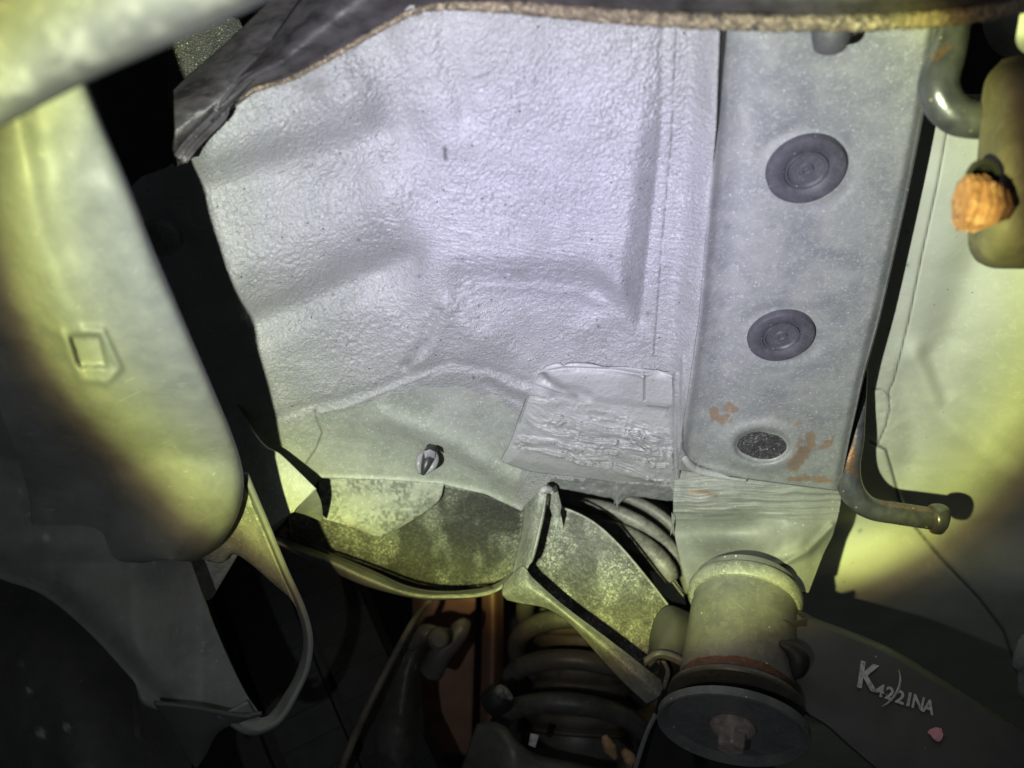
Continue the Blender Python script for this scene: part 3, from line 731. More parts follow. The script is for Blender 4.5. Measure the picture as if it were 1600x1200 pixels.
tube('pin_shaft', [(1566, 322, 2.85, .0052), (1548, 320, 2.95, .0070), (1530, 318, 2.98, .0094), (1512, 317, 2.99, .0094), (1503, 316, 2.99, .0090), (1501, 316, 2.99, .0060), (1500, 316, 2.99, .0004)], M['orangerust'], rp, n=40, seg=8, rough=.12)
for o_ in rp.children: o_.data.polygons.foreach_set('use_smooth', [False] * len(o_.data.polygons))
# pale rounded cover in the top right corner
hs = surf('heat_shield', [
    [(1533, -60, 1.92), (1534, 20, 1.92), (1538, 55, 1.92), (1556, 82, 1.92), (1582, 90, 1.92), (1680, 84, 1.92)],
    [(1560, -60, 2.04), (1560, 10, 2.04), (1566, 38, 2.04), (1580, 55, 2.04), (1600, 60, 2.04), (1680, 58, 2.04)],
    [(1620, -60, 2.08), (1622, -20, 2.08), (1624, 0, 2.08), (1630, 10, 2.08), (1650, 15, 2.08), (1680, 15, 2.08)]], 50, 20, M['palegreen'], None, t=.002)
props(hs, 'pale green grey rounded metal shield in the top right corner', 'heat shield')

# ================================================================ TOP: dark cover strip with a tan fibre edge, stub and duct
LE = [(283, 252), (305, 225), (345, 188), (352, 172), (390, 142), (450, 124), (500, 98), (570, 58), (640, 20), (690, 9), (760, 9), (840, 14), (960, 24), (1080, 31), (1240, 35), (1380, 33), (1500, 24), (1570, 12), (1660, -6)]
QE = lambda x: float(lut(x, [(283, 2.35), (345, 2.42), (450, 2.52), (560, 2.62), (700, 2.74), (1000, 2.95), (1660, 3.05)]))
cv = empty('cover_strip', PV(900, 0, 2.9), 'dark streaked rubber cover strip along the top edge with a tan fibre hem', 'rubber strip')
up = []
md = []
for a, b in LE:
    w = float(lut(a, [(283, 6), (345, 14), (450, 62), (560, 120), (700, 120), (1660, 90)]))
    up.append((a - .45 * w, b - w, QE(a) + .02)); md.append((a - .2 * w, b - .45 * w, QE(a) + .12))
surf('strip', [[(a, b, QE(a)) for a, b in LE], md, up], 260, 24, M['streak'], cv, t=.003, disp=lambda x, y: 1.5 * (fbm(x / 20, y / 60, 171, 3) - .5) * (1 - ss(600, 800, x)) + .6 * (fbm(x / 30, y / 30, 1) - .5))
hem = tube('fibre_hem', [(a, b + 1, QE(a) + .02, float(lut(a, [(283, .0012), (450, .0009), (640, .0012), (760, .0020), (900, .0026), (1660, .0030)]))) for a, b in LE], M['fibre'], cv, n=320, seg=12, rough=.35)
# frayed fibres along the hem
bm = bmesh.new()
for k in range(420):
    i = random.random() ** 1.0 * (len(LE) - 1.001); j = int(i); fr = i - j
    a = LE[j][0] * (1 - fr) + LE[j + 1][0] * fr; b = LE[j][1] * (1 - fr) + LE[j + 1][1] * fr
    p0 = PV(a, b + 2, QE(a) + .03); dr = Vector((random.uniform(-1, 1), random.uniform(-.6, .2), random.uniform(-.7, .3))) * random.uniform(.0012, .0036)
    sd = Vector((.00012, 0, .00012))
    m1 = p0 + dr * .5 + Vector((0, 0, random.uniform(-.0005, .0005)))
    v_ = [bm.verts.new(x) for x in (p0 - sd, p0 + sd, m1 + sd, m1 - sd, p0 + dr)]
    bm.faces.new((v_[0], v_[1], v_[2], v_[3])); bm.faces.new((v_[3], v_[2], v_[4]))
me = bpy.data.meshes.new('fibre_fray')
for x in bm.verts: x.co -= cv.location
bm.to_mesh(me); bm.free(); me.materials.append(M['fibre'])
fo = bpy.data.objects.new('fibre_fray', me); COL.objects.link(fo); fo.parent = hem; fo.location = (0, 0, 0); fo['kind'] = 'stuff'
# stub
st = empty('rubber_stub', PV(1305, 30, 2.78), 'short dark rubber stub hanging below the cover strip over the box rail', 'rubber stub')
tube('stub', [(1300, -30, 2.86, .0078), (1300, 30, 2.84, .0076), (1298, 58, 2.82, .0068), (1296, 74, 2.80, .0056), (1296, 81, 2.79, .0036), (1296, 83, 2.79, .0004)], M['rubber'], st, n=26, seg=24)
tube('tab', [(1322, -20, 2.80, .0060), (1324, 40, 2.80, .0050), (1324, 54, 2.79, .0032), (1324, 60, 2.79, .0004)], M['rubber'], st, n=16, seg=18)
# duct
du = empty('plastic_duct', PV(400, 100, 2.4), 'dark scuffed plastic duct running diagonally at the upper left', 'duct')
duw = surf('duct_wall', [
    [(271, 140, 2.42), (300, 112, 2.42), (360, 60, 2.45), (440, -18, 2.50), (540, -110, 2.55)],
    [(272, 178, 2.50), (320, 140, 2.50), (395, 78, 2.53), (490, 0, 2.58), (580, -80, 2.63)],
    [(274, 222, 2.50), (334, 172, 2.50), (412, 110, 2.54), (520, 30, 2.60), (620, -50, 2.65)],
    [(276, 262, 2.36), (325, 206, 2.40), (402, 142, 2.47), (540, 64, 2.56), (660, -10, 2.62)]], 120, 60, M['streak'], du, t=.002, disp=lambda x, y: 1.6 * (fbm((x + y) / 26, (x - y) / 90, 181, 3) - .5))
tube('duct_seam', [(330, 190, 2.540, .0006), (400, 118, 2.580, .0008), (470, 60, 2.610, .0010), (560, 10, 2.660, .0012), (640, -40, 2.700, .0012)], M['black'], duw, n=40, seg=8)
tube('duct_seam', [(340, 172, 2.550, .0006), (420, 98, 2.590, .0008), (520, 5, 2.640, .0012), (600, -60, 2.680, .0012)], M['streak'], duw, n=40, seg=8)
sp_ = plate('shield_plate', [(150, 60, 2.05), (360, 26, 2.05), (374, 30, 2.05), (379, 42, 2.05), (376, 60, 2.05), (330, 130, 2.05), (262, 175, 2.05), (262, 60, 2.05)], M['sparkle'], None, t=.003)
props(sp_, 'gritty black plate with a rounded corner behind the dark duct', 'plate')

# ================================================================ LEFT FOREGROUND: big grey beam, blurred band, dark wing
bmr = empty('support_beam', PV(150, 500, 2.8), 'large grey plastic beam with an embossed square slot down the left side', 'beam')
BR = [(60, -60), (128, 110), (160, 190), (200, 285), (236, 380), (272, 465), (304, 540), (334, 610), (360, 672), (376, 720), (381, 760), (370, 808), (344, 850), (316, 872), (298, 878)]
BQ = lambda y: float(lut(y, [(-60, 3.15), (290, 3.02), (500, 2.74), (610, 2.52), (720, 2.24), (810, 2.14), (880, 2.10)]))
def beam_h(x, y):
    h = g(x, y, [(10, 60), (28, 220), (58, 370), (100, 470), (150, 560), (230, 690)], 26, 4.0)
    h += g(x, y, [(60, 130), (120, 330), (200, 520), (290, 720)], 60, -5)
    h += g(x, y, [(96, 520), (128, 592), (165, 596), (186, 575), (160, 518), (128, 516)], 7, 2.6)
    sq = ss(112, 122, x - (y - 555) * .25) * (1 - ss(158, 168, x - (y - 555) * .25)) * ss(520, 528, y) * (1 - ss(568, 578, y))
    return h - 7 * sq + 1.0 * (fbm(x / 60, y / 60, 191, 2) - .5)
def off(dx, dy, dq):
    return [(a + dx * (1, .92, .8, .6, .35)[max(0, i - 10)], b + dy * (i / 14.0) * (1, .8, .5, .3, .1)[max(0, i - 10)], BQ(b) + dq) for i, (a, b) in enumerate(BR)]
surf('beam_face', [
    off(-6, 0, -.16),
    off(0, 0, -.05),
    off(-14, -6, .04),
    off(-70, -20, .10),
    off(-130, -30, .10),
    off(-190, 0, .06),
    off(-240, 30, .00),
    off(-330, 90, -.06)], 220, 150, M['beam'], bmr, t=.002, disp=beam_h,
    attrs=dict(dirt_shade=lambda x, y: .85 * np.exp(-(pd(x, y, [(112, 530), (124, 566)]) / 3) ** 2), rust=lambda x, y: .0 * x))
WQ = lambda x, y: lut(y, [(300, 2.80), (500, 2.56), (610, 2.38), (720, 2.16), (810, 2.07), (880, 2.03), (1000, 2.08), (1140, 2.14), (1300, 2.2)]) + .10 * (1 - ss(200, 320, x)) * ss(740, 860, y)
surf('beam_web', [
    [(-200, 330, 0), (-60, 480, 0), (60, 520, 0), (200, 660, 0), (292, 862, 0), (332, 975, 0), (376, 1072, 0), (402, 1112, 0)],
    [(-200, 600, 0), (-80, 640, 0), (30, 690, 0), (140, 800, 0), (230, 940, 0), (290, 1040, 0), (340, 1095, 0), (398, 1124, 0)],
    [(-200, 860, 0), (-80, 880, 0), (10, 908, 0), (70, 932, 0), (138, 988, 0), (205, 1060, 0), (248, 1108, 0), (390, 1138, 0)]],
    160, 80, M['beam'], bmr, t=.003, q=WQ, disp=lambda x, y: 1.2 * (fbm(x / 60, y / 60, 201, 2) - .5) - 9 * np.exp(-(pd(x, y, [(-100, 880), (10, 905), (70, 930), (138, 986), (205, 1058), (248, 1106)]) / 26) ** 2),
    attrs=dict(pale=lambda x, y: .6 * np.maximum(np.exp(-(np.hypot(x - 72, y - 840) / 5) ** 2), np.exp(-(np.hypot(x - 240, y - 876) / 3) ** 2))))
surf('beam_foot', [
    [(240, 1100, 2.22), (300, 1105, 2.2), (380, 1120, 2.2), (410, 1118, 2.18)],
    [(262, 1130, 2.18), (300, 1142, 2.18), (322, 1150, 2.18), (345, 1142, 2.18)],
    [(290, 1180, 2.14), (300, 1195, 2.14), (308, 1200, 2.14), (322, 1180, 2.14)]], 40, 30, M['blackpaint'], bmr, t=.002)
# thin flange looping round the beam end
surf('loop_flange', [
    [(376, 742, 2.10), (404, 812, 2.02), (436, 892, 1.98), (462, 950, 1.96), (473, 1000, 1.97), (464, 1045, 2.0), (440, 1090, 2.05), (418, 1118, 2.1), (400, 1118, 2.14), (388, 1098, 2.16)],
    [(380, 742, 2.13), (408, 808, 2.06), (442, 890, 2.02), (470, 952, 2.0), (482, 1002, 2.01), (474, 1054, 2.04), (450, 1102, 2.1), (424, 1134, 2.14), (392, 1142, 2.18), (340, 1120, 2.2)]], 120, 8, M['beam'], bmr, t=.0025)
surf('gusset', [
    [(378, 744, 2.10), (400, 806, 2.03), (436, 892, 1.99), (464, 952, 1.97)],
    [(340, 800, 2.02), (362, 830, 1.98), (400, 880, 1.96), (450, 930, 1.95)],
    [(300, 870, 1.98), (345, 880, 1.95), (372, 868, 1.94), (448, 930, 1.94)]], 60, 40, M['olive'], bmr, t=.0015, disp=lambda x, y: g(x, y, [(390, 790), (440, 890)], 6, 1.5))
plate('brace', [(290, 860, 1.90), (372, 800, 1.90), (372, 866, 1.90), (330, 936, 1.90), (318, 940, 1.90)], M['olive'], bmr, t=.002)

bd = surf('blurred_band', [
    [(-220, 290, 3.9), (-60, 225, 3.95), (0, 200, 4.0), (130, 132, 4.1), (250, 78, 4.2), (360, 30, 4.3), (440, -8, 4.35), (560, -60, 4.4)],
    [(-220, 268, 4.3), (-60, 203, 4.35), (0, 180, 4.4), (125, 112, 4.5), (240, 58, 4.6), (350, 10, 4.7), (430, -28, 4.75), (550, -80, 4.8)],
    [(-220, 200, 4.5), (-60, 120, 4.55), (0, 90, 4.6), (100, 40, 4.7), (200, -10, 4.8), (300, -50, 4.85), (400, -90, 4.9), (500, -140, 4.9)],
    [(-220, -60, 4.5), (-60, -90, 4.6), (0, -100, 4.7), (100, -110, 4.8), (200, -140, 4.9), (300, -160, 4.9), (400, -190, 5.0), (500, -220, 5.0)]],
    80, 40, M['band'], None, t=.003)
props(bd, 'out of focus pale metal band crossing the top left corner', 'metal band')

ss_ = surf('splash_shield', [
    [(-220, 820, 2.0), (-60, 860, 2.0), (60, 900, 2.0), (160, 960, 2.0), (260, 1060, 2.0), (320, 1130, 2.0)],
    [(-220, 1000, 2.1), (-60, 1020, 2.1), (60, 1050, 2.1), (140, 1090, 2.1), (230, 1150, 2.08), (300, 1200, 2.06)],
    [(-220, 1300, 2.2), (-60, 1300, 2.2), (60, 1300, 2.2), (140, 1300, 2.2), (230, 1300, 2.15), (330, 1300, 2.1)]],
    90, 60, M['black'], None, t=.002, disp=lambda x, y: 2 * (fbm(x / 70, y / 70, 211, 3) - .5) + g(x, y, [(212, 1050), (220, 1150)], 3, 1.2),
    attrs=dict(pale=lambda x, y: .55 * np.maximum.reduce([np.exp(-(np.hypot((x - a), (y - b)) / r) ** 2) for a, b, r in ((64, 1146, 5), (104, 1136, 4), (46, 1080, 3), (34, 1036, 3), (88, 930, 3))])))
props(ss_, 'black scuffed splash shield filling the lower left corner', 'splash shield')

# ================================================================ TYRE, RIM, DISC, CALIPER
ty = empty('tyre', PV(520, 1050, 1.2), 'black car tyre tread in the dark below the housing', 'tyre')
# a real torus section: axis roughly along the picture's horizontal, leaning
def tyre_pt(a, s, r=.30):
    # a along the circumference, s across the tread (-1..1)
    c = np.array([-.165, .955, -.315])
    ux = np.array([.89, .12, .42]); ux = ux / np.linalg.norm(ux)       # wheel axis
    up_ = np.array([-.42, .10, .90]); up_ = up_ - ux * up_.dot(ux); up_ /= np.linalg.norm(up_)
    fw = np.cross(ux, up_)
    rr_ = r - .022 * abs(s) ** 3
    return c + ux * s * .095 + rr_ * (math.cos(a) * up_ + math.sin(a) * fw)
V = [tyre_pt(a, s) for a in np.linspace(-math.pi, math.pi, 97)[:-1] for s in np.linspace(-1, 1, 13)]
nn = 96; mm = 13
fc = [(i * mm + j, ((i + 1) % nn) * mm + j, ((i + 1) % nn) * mm + j + 1, i * mm + j + 1) for i in range(nn) for j in range(mm - 1)]
cs = link('carcass', V, fc, M['tyre'], ty); thick(cs, .01)
blk = None
for i in range(0, 96):
    for j, (s0, s1) in enumerate(((-.95, -.58), (-.50, -.06), (.04, .48), (.56, .95))):
        a0 = -math.pi + 2 * math.pi * (i + .37 * j) / 96; a1 = a0 + 2 * math.pi / 96 * .985
        top = tyre_pt((a0 + a1) / 2, (s0 + s1) / 2, .31)
        if top[1] > .86 or 600 - top[2] / top[1] * F > 1330: continue
        vs = [tyre_pt(a, s, r) for r in (.296, .309) for a, s in ((a0, s0), (a1, s0), (a1, s1), (a0, s1))]
        o = link('tread_block', vs, [(0, 3, 2, 1), (4, 5, 6, 7), (0, 1, 5, 4), (1, 2, 6, 5), (2, 3, 7, 6), (3, 0, 4, 7)], M['tyre'], ty, smooth=False)
# rim lip: thin pale curved edge
rl_ = tube('wheel_rim_lip', [(676, 934, 1.500, .0016), (660, 952, 1.520, .0018), (640, 980, 1.620, .0020), (608, 1040, 1.620, .0022), (575, 1105, 1.630, .0024), (548, 1165, 1.630, .0025), (520, 1240, 1.640, .0026)], M['boot'], None, n=60, seg=12)
props(rl_, 'thin worn metal rim lip curving down beside the tyre', 'rim')
dsc = empty('brake_disc', PV(740, 1030, 1.2), 'brown rusty brake disc glimpsed below the housing rim', 'brake disc')
surf('disc_face', [
    [(640, 860, 1.22), (640, 1000, 1.22), (600, 1180, 1.22)],
    [(680, 860, 1.26), (668, 1000, 1.26), (660, 1180, 1.26)],
    [(745, 860, 1.25), (742, 1000, 1.25), (736, 1180, 1.25)]], 40, 30, M['discrust'], dsc, t=.006)
surf('disc_hat', [
    [(752, 860, 1.28), (752, 1000, 1.28), (748, 1180, 1.28)],
    [(768, 860, 1.32), (770, 1000, 1.32), (764, 1180, 1.32)],
    [(786, 860, 1.28), (788, 1000, 1.28), (782, 1180, 1.28)]], 40, 20, M['discrust'], dsc, t=.004)
cp = empty('brake_caliper', PV(660, 1060, 1.5), 'dark dirty brake caliper in front of the brown disc', 'brake caliper')
surf('housing', [
    [(640, 978, 1.44), (662, 975, 1.46), (684, 985, 1.44)],
    [(612, 1020, 1.46), (645, 1020, 1.52), (668, 1015, 1.46)],
    [(590, 1090, 1.46), (630, 1080, 1.54), (660, 1085, 1.46)],
    [(562, 1170, 1.46), (620, 1160, 1.54), (664, 1130, 1.46)],
    [(540, 1260, 1.46), (620, 1230, 1.52), (660, 1200, 1.46)]], 40, 60, M['spring'], cp, t=.008, disp=lambda x, y: 7 * (fbm(x / 26, y / 26, 221, 3) - .5))
tube('bleed_arm', [(672, 1050, 1.47, .009), (690, 1020, 1.48, .008), (710, 996, 1.48, .0075), (724, 978, 1.48, .006), (732, 974, 1.47, .002)], M['spring'], cp, n=30, seg=16, rough=.08)
tube('hose', [(640, 1010, 1.52, .004), (662, 990, 1.53, .006), (680, 992, 1.53, .006), (700, 990, 1.52, .004)], M['spring'], cp, n=20, seg=12)
lathe('guide_pin', PV(684, 998, 1.55), (0.3, -1, .2), [(-.01, .007), (.003, .007), (.005, .005), (.005, 0)], M['spring'], cp, 20)

# ================================================================ SPRING, BOOT, LOWER SEAT
cs_ = empty('coil_spring', PV(905, 1190, 1.4), 'dark coil spring wound round the ribbed boot', 'coil spring')
A = PV(880, 1200, 1.46); B = PV(950, 800, 1.22)
w = (B - A).normalized(); a_ = w.cross(Vector((0, 1, 0))).normalized(); b_ = w.cross(a_).normalized()
turns = 6.8; V = []; n = 420; seg = 14; Rr = .050; wr0 = .0072
prev = None
cc = []
for i in range(n):
    t = i / (n - 1); an = 2 * math.pi * turns * t + 2.4
    cc.append(A + (B - A) * t + a_ * (Rr * math.cos(an)) + b_ * (Rr * math.sin(an)))
for i in range(n):
    T = (cc[min(n - 1, i + 1)] - cc[max(0, i - 1)]).normalized()
    N = w.cross(T).normalized(); Bn = T.cross(N)
    for s in range(seg):
        an = 2 * math.pi * s / seg
        V.append(cc[i] + N * (wr0 * math.cos(an)) + Bn * (wr0 * math.sin(an)))
fc = grid_faces(n, seg, True).tolist() + [list(range(seg)), list(range(n * seg - seg, n * seg))[::-1]]
link('coil', [tuple(x) for x in V], fc, M['spring'], cs_)
# upper end coils, coloured as lit, seen through the gap beside the rail
uc = empty('spring_seat', PV(960, 850, 1.45), 'dusty concentric spring seat rings coloured as lit in the gap left of the mount', 'spring seat')
tube('ring', [(862, 785, 1.42, .003), (900, 786, 1.44, .0042), (950, 796, 1.45, .0052), (1000, 818, 1.46, .0055), (1040, 850, 1.46, .0055), (1068, 890, 1.46, .005), (1080, 930, 1.45, .004)], M['springlit'], uc, n=60, seg=18)
tube('ring', [(880, 812, 1.44, .006), (930, 822, 1.46, .0060), (975, 836, 1.48, .0068), (1015, 860, 1.50, .0070), (1040, 888, 1.51, .0070), (1050, 906, 1.51, .0050)], M['springlit'], uc, n=60, seg=18)
tube('ring', [(900, 760, 1.37, .003), (980, 778, 1.39, .0035), (1040, 812, 1.41, .004), (1090, 870, 1.41, .004)], M['springlit'], uc, n=60, seg=18)
surf('seat_dish', [
    [(840, 760, 1.30), (940, 752, 1.30), (1040, 790, 1.30), (1110, 880, 1.30)],
    [(860, 800, 1.36), (940, 800, 1.38), (1000, 836, 1.40), (1050, 900, 1.40)],
    [(900, 850, 1.30), (950, 860, 1.34), (990, 890, 1.36), (1030, 960, 1.36)]], 50, 30, M['springlit'], uc, t=.002)
plate('seat_tab', [(1015, 892, 1.46), (1052, 902, 1.46), (1068, 925, 1.46), (1072, 945, 1.46), (1050, 940, 1.46), (1026, 925, 1.46)], M['palegreen'], uc, t=.002)

sh = empty('shock_absorber', PV(900, 1190, 1.36), 'ribbed brown black rubber boot of the shock absorber inside the coil spring', 'shock absorber')
prof = []
A2 = PV(905, 1160, 1.36); B2 = PV(915, 900, 1.30); wv = (B2 - A2); Ln = wv.length
for k in range(11):
    t0 = Ln * k / 11
    r0 = .039 - .0006 * k
    prof += [(t0, r0 * .93), (t0 + Ln / 44, r0), (t0 + Ln / 22, r0 * 1.01), (t0 + 3 * Ln / 44, r0)]
lathe('boot', A2, wv, prof, M['boot'], sh, 48)
lathe('boot_base', A2, wv, [(-.02, .036), (-.002, .044), (.006, .044), (.008, .036)], M['spring'], sh, 48)
lo_ = empty('lower_seat', PV(900, 1190, 1.55), 'dark curled lower spring seat with a pale paper tag at the bottom edge', 'spring seat')
surf('seat_plate', [
    [(748, 1128, 1.52), (790, 1136, 1.56), (812, 1160, 1.58), (840, 1178, 1.58), (900, 1192, 1.58), (1000, 1215, 1.58)],
    [(744, 1132, 1.56), (780, 1144, 1.60), (802, 1168, 1.62), (834, 1188, 1.62), (900, 1202, 1.62), (1000, 1226, 1.62)],
    [(700, 1260, 1.58), (760, 1260, 1.62), (800, 1260, 1.64), (850, 1260, 1.64), (900, 1260, 1.64), (1000, 1260, 1.64)]], 70, 24, M['spring'], lo_, t=.003)
plate('tag', [(829, 1146, 1.62), (842, 1149, 1.62), (836, 1168, 1.62), (826, 1164, 1.62)], M['whiteprint'], lo_, t=.0006, bev=0)
gb = empty('knuckle_casting', PV(790, 1090, 1.5), 'small bright cast bolt tip beside the coil spring in front of the disc', 'bolt')
tube('bolt_tip', [(770, 1098, 1.52, .010), (782, 1090, 1.53, .010), (790, 1084, 1.53, .006)], M['black'], gb, n=16, seg=14)
tube('bright_edge', [(775, 1084, 1.56, .0022), (782, 1076, 1.56, .0028), (791, 1084, 1.56, .003), (800, 1092, 1.56, .0016)], M['springlit'], gb, n=14, seg=10, rough=.2)
tube('bright_edge', [(788, 1092, 1.57, .001), (780, 1080, 1.57, .0028), (776, 1090, 1.56, .001)], M['springlit'], gb, n=14, seg=10, rough=.2)
kk = empty('steering_knuckle', PV(1000, 1090, 1.3), 'tan rusted casting glimpsed between the spring and the mount', 'casting')
tube('rib', [(990, 1030, 1.30, .006), (1000, 1065, 1.30, .010), (996, 1110, 1.30, .014), (1002, 1180, 1.30, .014)], M['gold'], kk, n=24, seg=14, rough=.12)
tube('rib', [(1010, 1040, 1.28, .010), (1024, 1080, 1.28, .012), (1012, 1130, 1.28, .014), (1020, 1200, 1.28, .014)], M['gold'], kk, n=24, seg=14, rough=.12)
tube('rib', [(944, 1150, 1.62, .002), (952, 1168, 1.62, .004), (962, 1185, 1.62, .0015)], M['gold'], kk, n=14, seg=10, rough=.2)
tube('rib', [(974, 1172, 1.62, .002), (984, 1186, 1.62, .004), (992, 1200, 1.62, .0015)], M['gold'], kk, n=14, seg=10, rough=.2)

# ================================================================ MOUNT BUSHING
AXD = Vector((.235, .66, .70)).normalized()           # from the washer up into the body
Wc = PV(1145, 1135, 1.92)
mt = empty('body_mount', Wc, 'grey metal mount cylinder with rusty ring, big washer and flanged bolt', 'mount')
def mm_(px): return px / F / 1.92
Rw = mm_(117)
lathe('washer', Wc, AXD, [(.0005, mm_(20)), (.0008, Rw * .55), (.0006, Rw * .86), (-.0035, Rw * .975), (-.0030, Rw), (.0015, Rw), (.0020, Rw * .9), (.0030, mm_(30))], M['mount'], mt, 80)
lathe('rubber_ring', Wc + AXD * .003, AXD, [(0, Rw * .60), (.004, Rw * .64), (.012, Rw * .64), (.014, Rw * .60)], M['black'], mt, 56)
lathe('lower_plate', Wc + AXD * .0125, AXD, [(0, Rw * .70), (.0004, Rw * .90), (.0015, Rw * .915), (.0035, Rw * .90), (.0050, Rw * .80)], M['spring'], mt, 72)
lathe('rusty_ring', Wc + AXD * .0175, AXD, [(0, Rw * .80), (.0030, Rw * .795), (.0068, Rw * .785)], M['rust'], mt, 64, wob=.01)
cyl_m = M['mount']
lathe('sleeve', Wc + AXD * .0235, AXD, [(0, Rw * .785), (.001, Rw * .79), (.030, Rw * .765), (.058, Rw * .745), (.066, Rw * .74), (.0665, Rw * .60)], cyl_m, mt, 80)
lathe('collar', Wc + AXD * .075, AXD, [(0, Rw * .70), (.0, Rw * .79), (.002, Rw * .825), (.007, Rw * .83), (.009, Rw * .80), (.012, Rw * .60)], M['olive'], mt, 80)
# slot and weld tab on the sleeve
# flanged bolt
bc = Wc + AXD * .0004
# bolt sits slightly left of centre
flange = lathe('bolt_flange', bc, -AXD, [(0, mm_(36)), (.0015, mm_(36)), (.0035, mm_(31)), (.0045, mm_(25))], M['bolt'], mt, 40)
a6, b6, w6 = frame(-AXD)
V = []
for t, r in ((.003, 23.5), (.0120, 23.5), (.0132, 20.5), (.0132, 0.001)):
    for s in range(6):
        an = math.pi / 3 * s + .35
        V.append(bc + w6 * t + a6 * mm_(r) * math.cos(an) + b6 * mm_(r) * math.sin(an))
hx = link('bolt_head', [tuple(x) for x in V], grid_faces(4, 6, True).tolist(), M['bolt'], flange, smooth=False)
hx.modifiers.new('edge', 'BEVEL').width = .0006
tag_rust(hx, lambda x, y: .45 * np.exp(-((x - 1124) / 10) ** 2))
# paint mark on the bolt
# bracket left of the mount
br = empty('mount_bracket', PV(1040, 1000, 1.8), 'dark folded bracket with a rounded shoulder left of the mount', 'bracket')
surf('shoulder', [
    [(1012, 1030, 1.74), (1016, 990, 1.74), (1026, 960, 1.73), (1046, 945, 1.72), (1078, 956, 1.70)],
    [(1014, 1034, 1.80), (1028, 1005, 1.80), (1044, 985, 1.79), (1060, 975, 1.78), (1082, 980, 1.76)],
    [(1012, 1038, 1.82), (1034, 1024, 1.82), (1050, 1022, 1.82), (1066, 1028, 1.82), (1086, 1036, 1.80)]], 50, 34, M['blackpaint'], br, t=.002)
surf('fold', [
    [(1008, 1036, 1.83), (1026, 1024, 1.84), (1044, 1024, 1.84), (1064, 1032, 1.84), (1080, 1038, 1.83)],
    [(1008, 1042, 1.82), (1028, 1030, 1.83), (1044, 1032, 1.83), (1062, 1040, 1.83), (1080, 1046, 1.82)]], 40, 6, M['mount'], br, t=.003)
surf('leg', [
    [(1030, 1032, 1.80), (1036, 1060, 1.78), (1030, 1090, 1.76), (1020, 1130, 1.74), (980, 1220, 1.70)],
    [(1080, 1040, 1.78), (1080, 1070, 1.76), (1080, 1100, 1.74), (1080, 1140, 1.72), (1090, 1220, 1.70)]], 40, 16, M['black'], br, t=.002)
surf('leg_flange', [
    [(1034, 1034, 1.83), (1040, 1050, 1.82), (1034, 1075, 1.80)],
    [(1041, 1036, 1.83), (1047, 1052, 1.82), (1040, 1078, 1.80)]], 20, 4, M['mount'], br, t=.002)
surf('leg_flange', [
    [(1022, 1115, 1.80), (1006, 1150, 1.80), (985, 1215, 1.80)],
    [(1028, 1118, 1.80), (1012, 1152, 1.80), (992, 1215, 1.80)]], 20, 4, M['mount'], br, t=.002)

# ================================================================ SUSPENSION ARM WITH STENCIL
AQ = lambda x, y: 1.80 + .00012 * (x - 1250) + .00085 * (y - 960)
arm = empty('subframe_arm', PV(1330, 1050, 1.86), 'dark subframe arm stencilled with a white part code and a pink paint dot', 'subframe arm')
armp = surf('arm_plate', [
    [(1210, 968, 0), (1222, 958, 0), (1245, 952, 0), (1275, 966, 0), (1320, 983, 0), (1390, 1012, 0), (1480, 1066, 0), (1600, 1142, 0), (1700, 1205, 0)],
    [(1200, 1010, 0), (1222, 1012, 0), (1240, 1015, 0), (1275, 1035, 0), (1320, 1060, 0), (1390, 1100, 0), (1470, 1150, 0), (1580, 1220, 0), (1670, 1280, 0)],
    [(1190, 1080, 0), (1222, 1092, 0), (1245, 1105, 0), (1290, 1130, 0), (1330, 1165, 0), (1390, 1215, 0), (1450, 1260, 0), (1560, 1330, 0), (1620, 1370, 0)]],
    150, 70, M['blackpaint'], arm, t=.003, q=AQ, disp=lambda x, y: -4 * ss(0, 1, 1 - pd(x, y, [(1245, 950), (1275, 966), (1320, 983), (1390, 1012), (1480, 1066), (1600, 1142), (1700, 1205)]) / 9) + .5 * (fbm(x / 40, y / 40, 231, 2) - .5)
    )
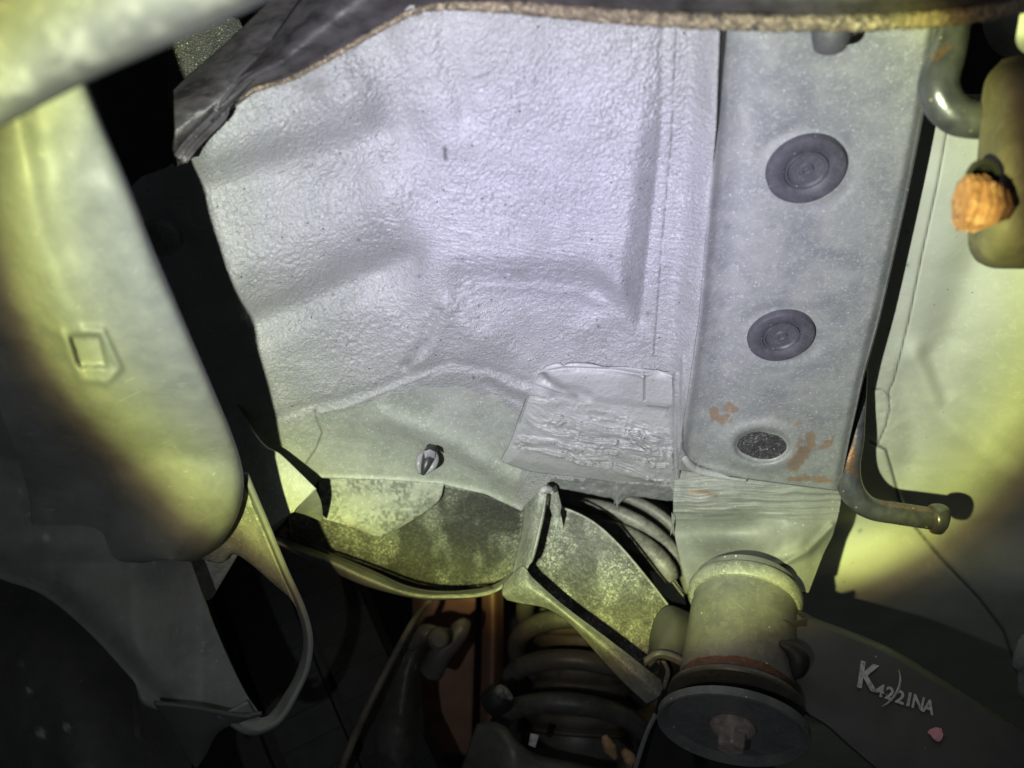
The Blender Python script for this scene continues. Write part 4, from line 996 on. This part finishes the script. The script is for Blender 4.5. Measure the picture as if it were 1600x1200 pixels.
# slots beside the sleeve
tube('slot', [(1218, 1005, 1.905, .0015), (1236, 1014, 1.905, .0040), (1248, 1030, 1.905, .0058), (1244, 1050, 1.905, .0044), (1234, 1060, 1.905, .0010)], M['black'], arm, n=20, seg=14)
plate('slot', [(1222, 968, 1.95), (1240, 972, 1.95), (1262, 966, 1.95), (1261, 978, 1.95), (1240, 980, 1.95)], M['black'], arm, t=.001, bev=0)
def glyph(ch, ox, oy, size, ang, sx=1.0):
    cu = bpy.data.curves.new('letter', 'FONT'); cu.body = ch; cu.size = 1.0; cu.offset = .03
    to = bpy.data.objects.new('letter_tmp', cu)
    COL.objects.link(to)
    bpy.context.view_layer.update()
    me = bpy.data.meshes.new_from_object(to)
    bpy.data.objects.remove(to)
    ca, sa = math.cos(math.radians(ang)), math.sin(math.radians(ang))
    me.name = 'letter'
    base = root_loc(armp)
    for v_ in me.vertices:
        gx, gy = v_.co.x * size * sx, v_.co.y * size
        x = ox + gx * ca + gy * sa * .55; y = oy + gx * sa - gy * ca
        v_.co = PV(x, y, AQ(x, y) + .0045) - base
    me.materials.clear(); me.materials.append(M['whiteprint'])
    o = bpy.data.objects.new('letter', me); COL.objects.link(o); o.parent = armp
glyph('K', 1337, 1071, 58, 16, .85)
glyph('4', 1367, 1085, 28, 20); glyph('2', 1382, 1090, 28, 20)
glyph('2', 1398, 1096, 29, 20); glyph('1', 1411, 1100, 31, 20); glyph('N', 1423, 1104, 31, 20, .85); glyph('A', 1441, 1111, 31, 20, .85)
sw = [(1404, 1046, .3), (1407, 1056, 1.5), (1406, 1070, 2.0), (1400, 1084, 2.0), (1390, 1096, 1.8), (1378, 1104, .4)]
o1 = [(a - c, b - c * .3, AQ(a, b) + .006) for a, b, c in sw]; o2 = [(a + c, b + c * .6, AQ(a, b) + .006) for a, b, c in sw]
surf('paint_stroke', [o1, o2], 24, 3, M['whiteprint'], armp, t=.0002)
plate('paint_dot', [(x, y, AQ(x, y) + .005) for x, y in ((1449, 1145), (1452, 1140), (1462, 1136), (1471, 1138), (1474, 1148), (1471, 1156), (1466, 1159), (1458, 1154), (1454, 1148))], M['pinkprint'], armp, t=.0002, bev=0)

# small bracket at the right edge in the dark
rb_ = surf('edge_bracket', [
    [(1640, 985, 2.0), (1600, 990, 2.0), (1584, 1020, 2.0), (1582, 1042, 2.0), (1590, 1052, 2.0), (1590, 1080, 2.0), (1602, 1096, 2.0), (1640, 1100, 2.0)],
    [(1660, 1000, 2.05), (1640, 1005, 2.05), (1625, 1020, 2.05), (1622, 1042, 2.05), (1625, 1052, 2.05), (1625, 1072, 2.05), (1640, 1080, 2.05), (1660, 1085, 2.05)]], 40, 10, M['mount'], None, t=.004)
props(rb_, 'small dim metal bracket cut off by the right edge beside the arm', 'bracket')
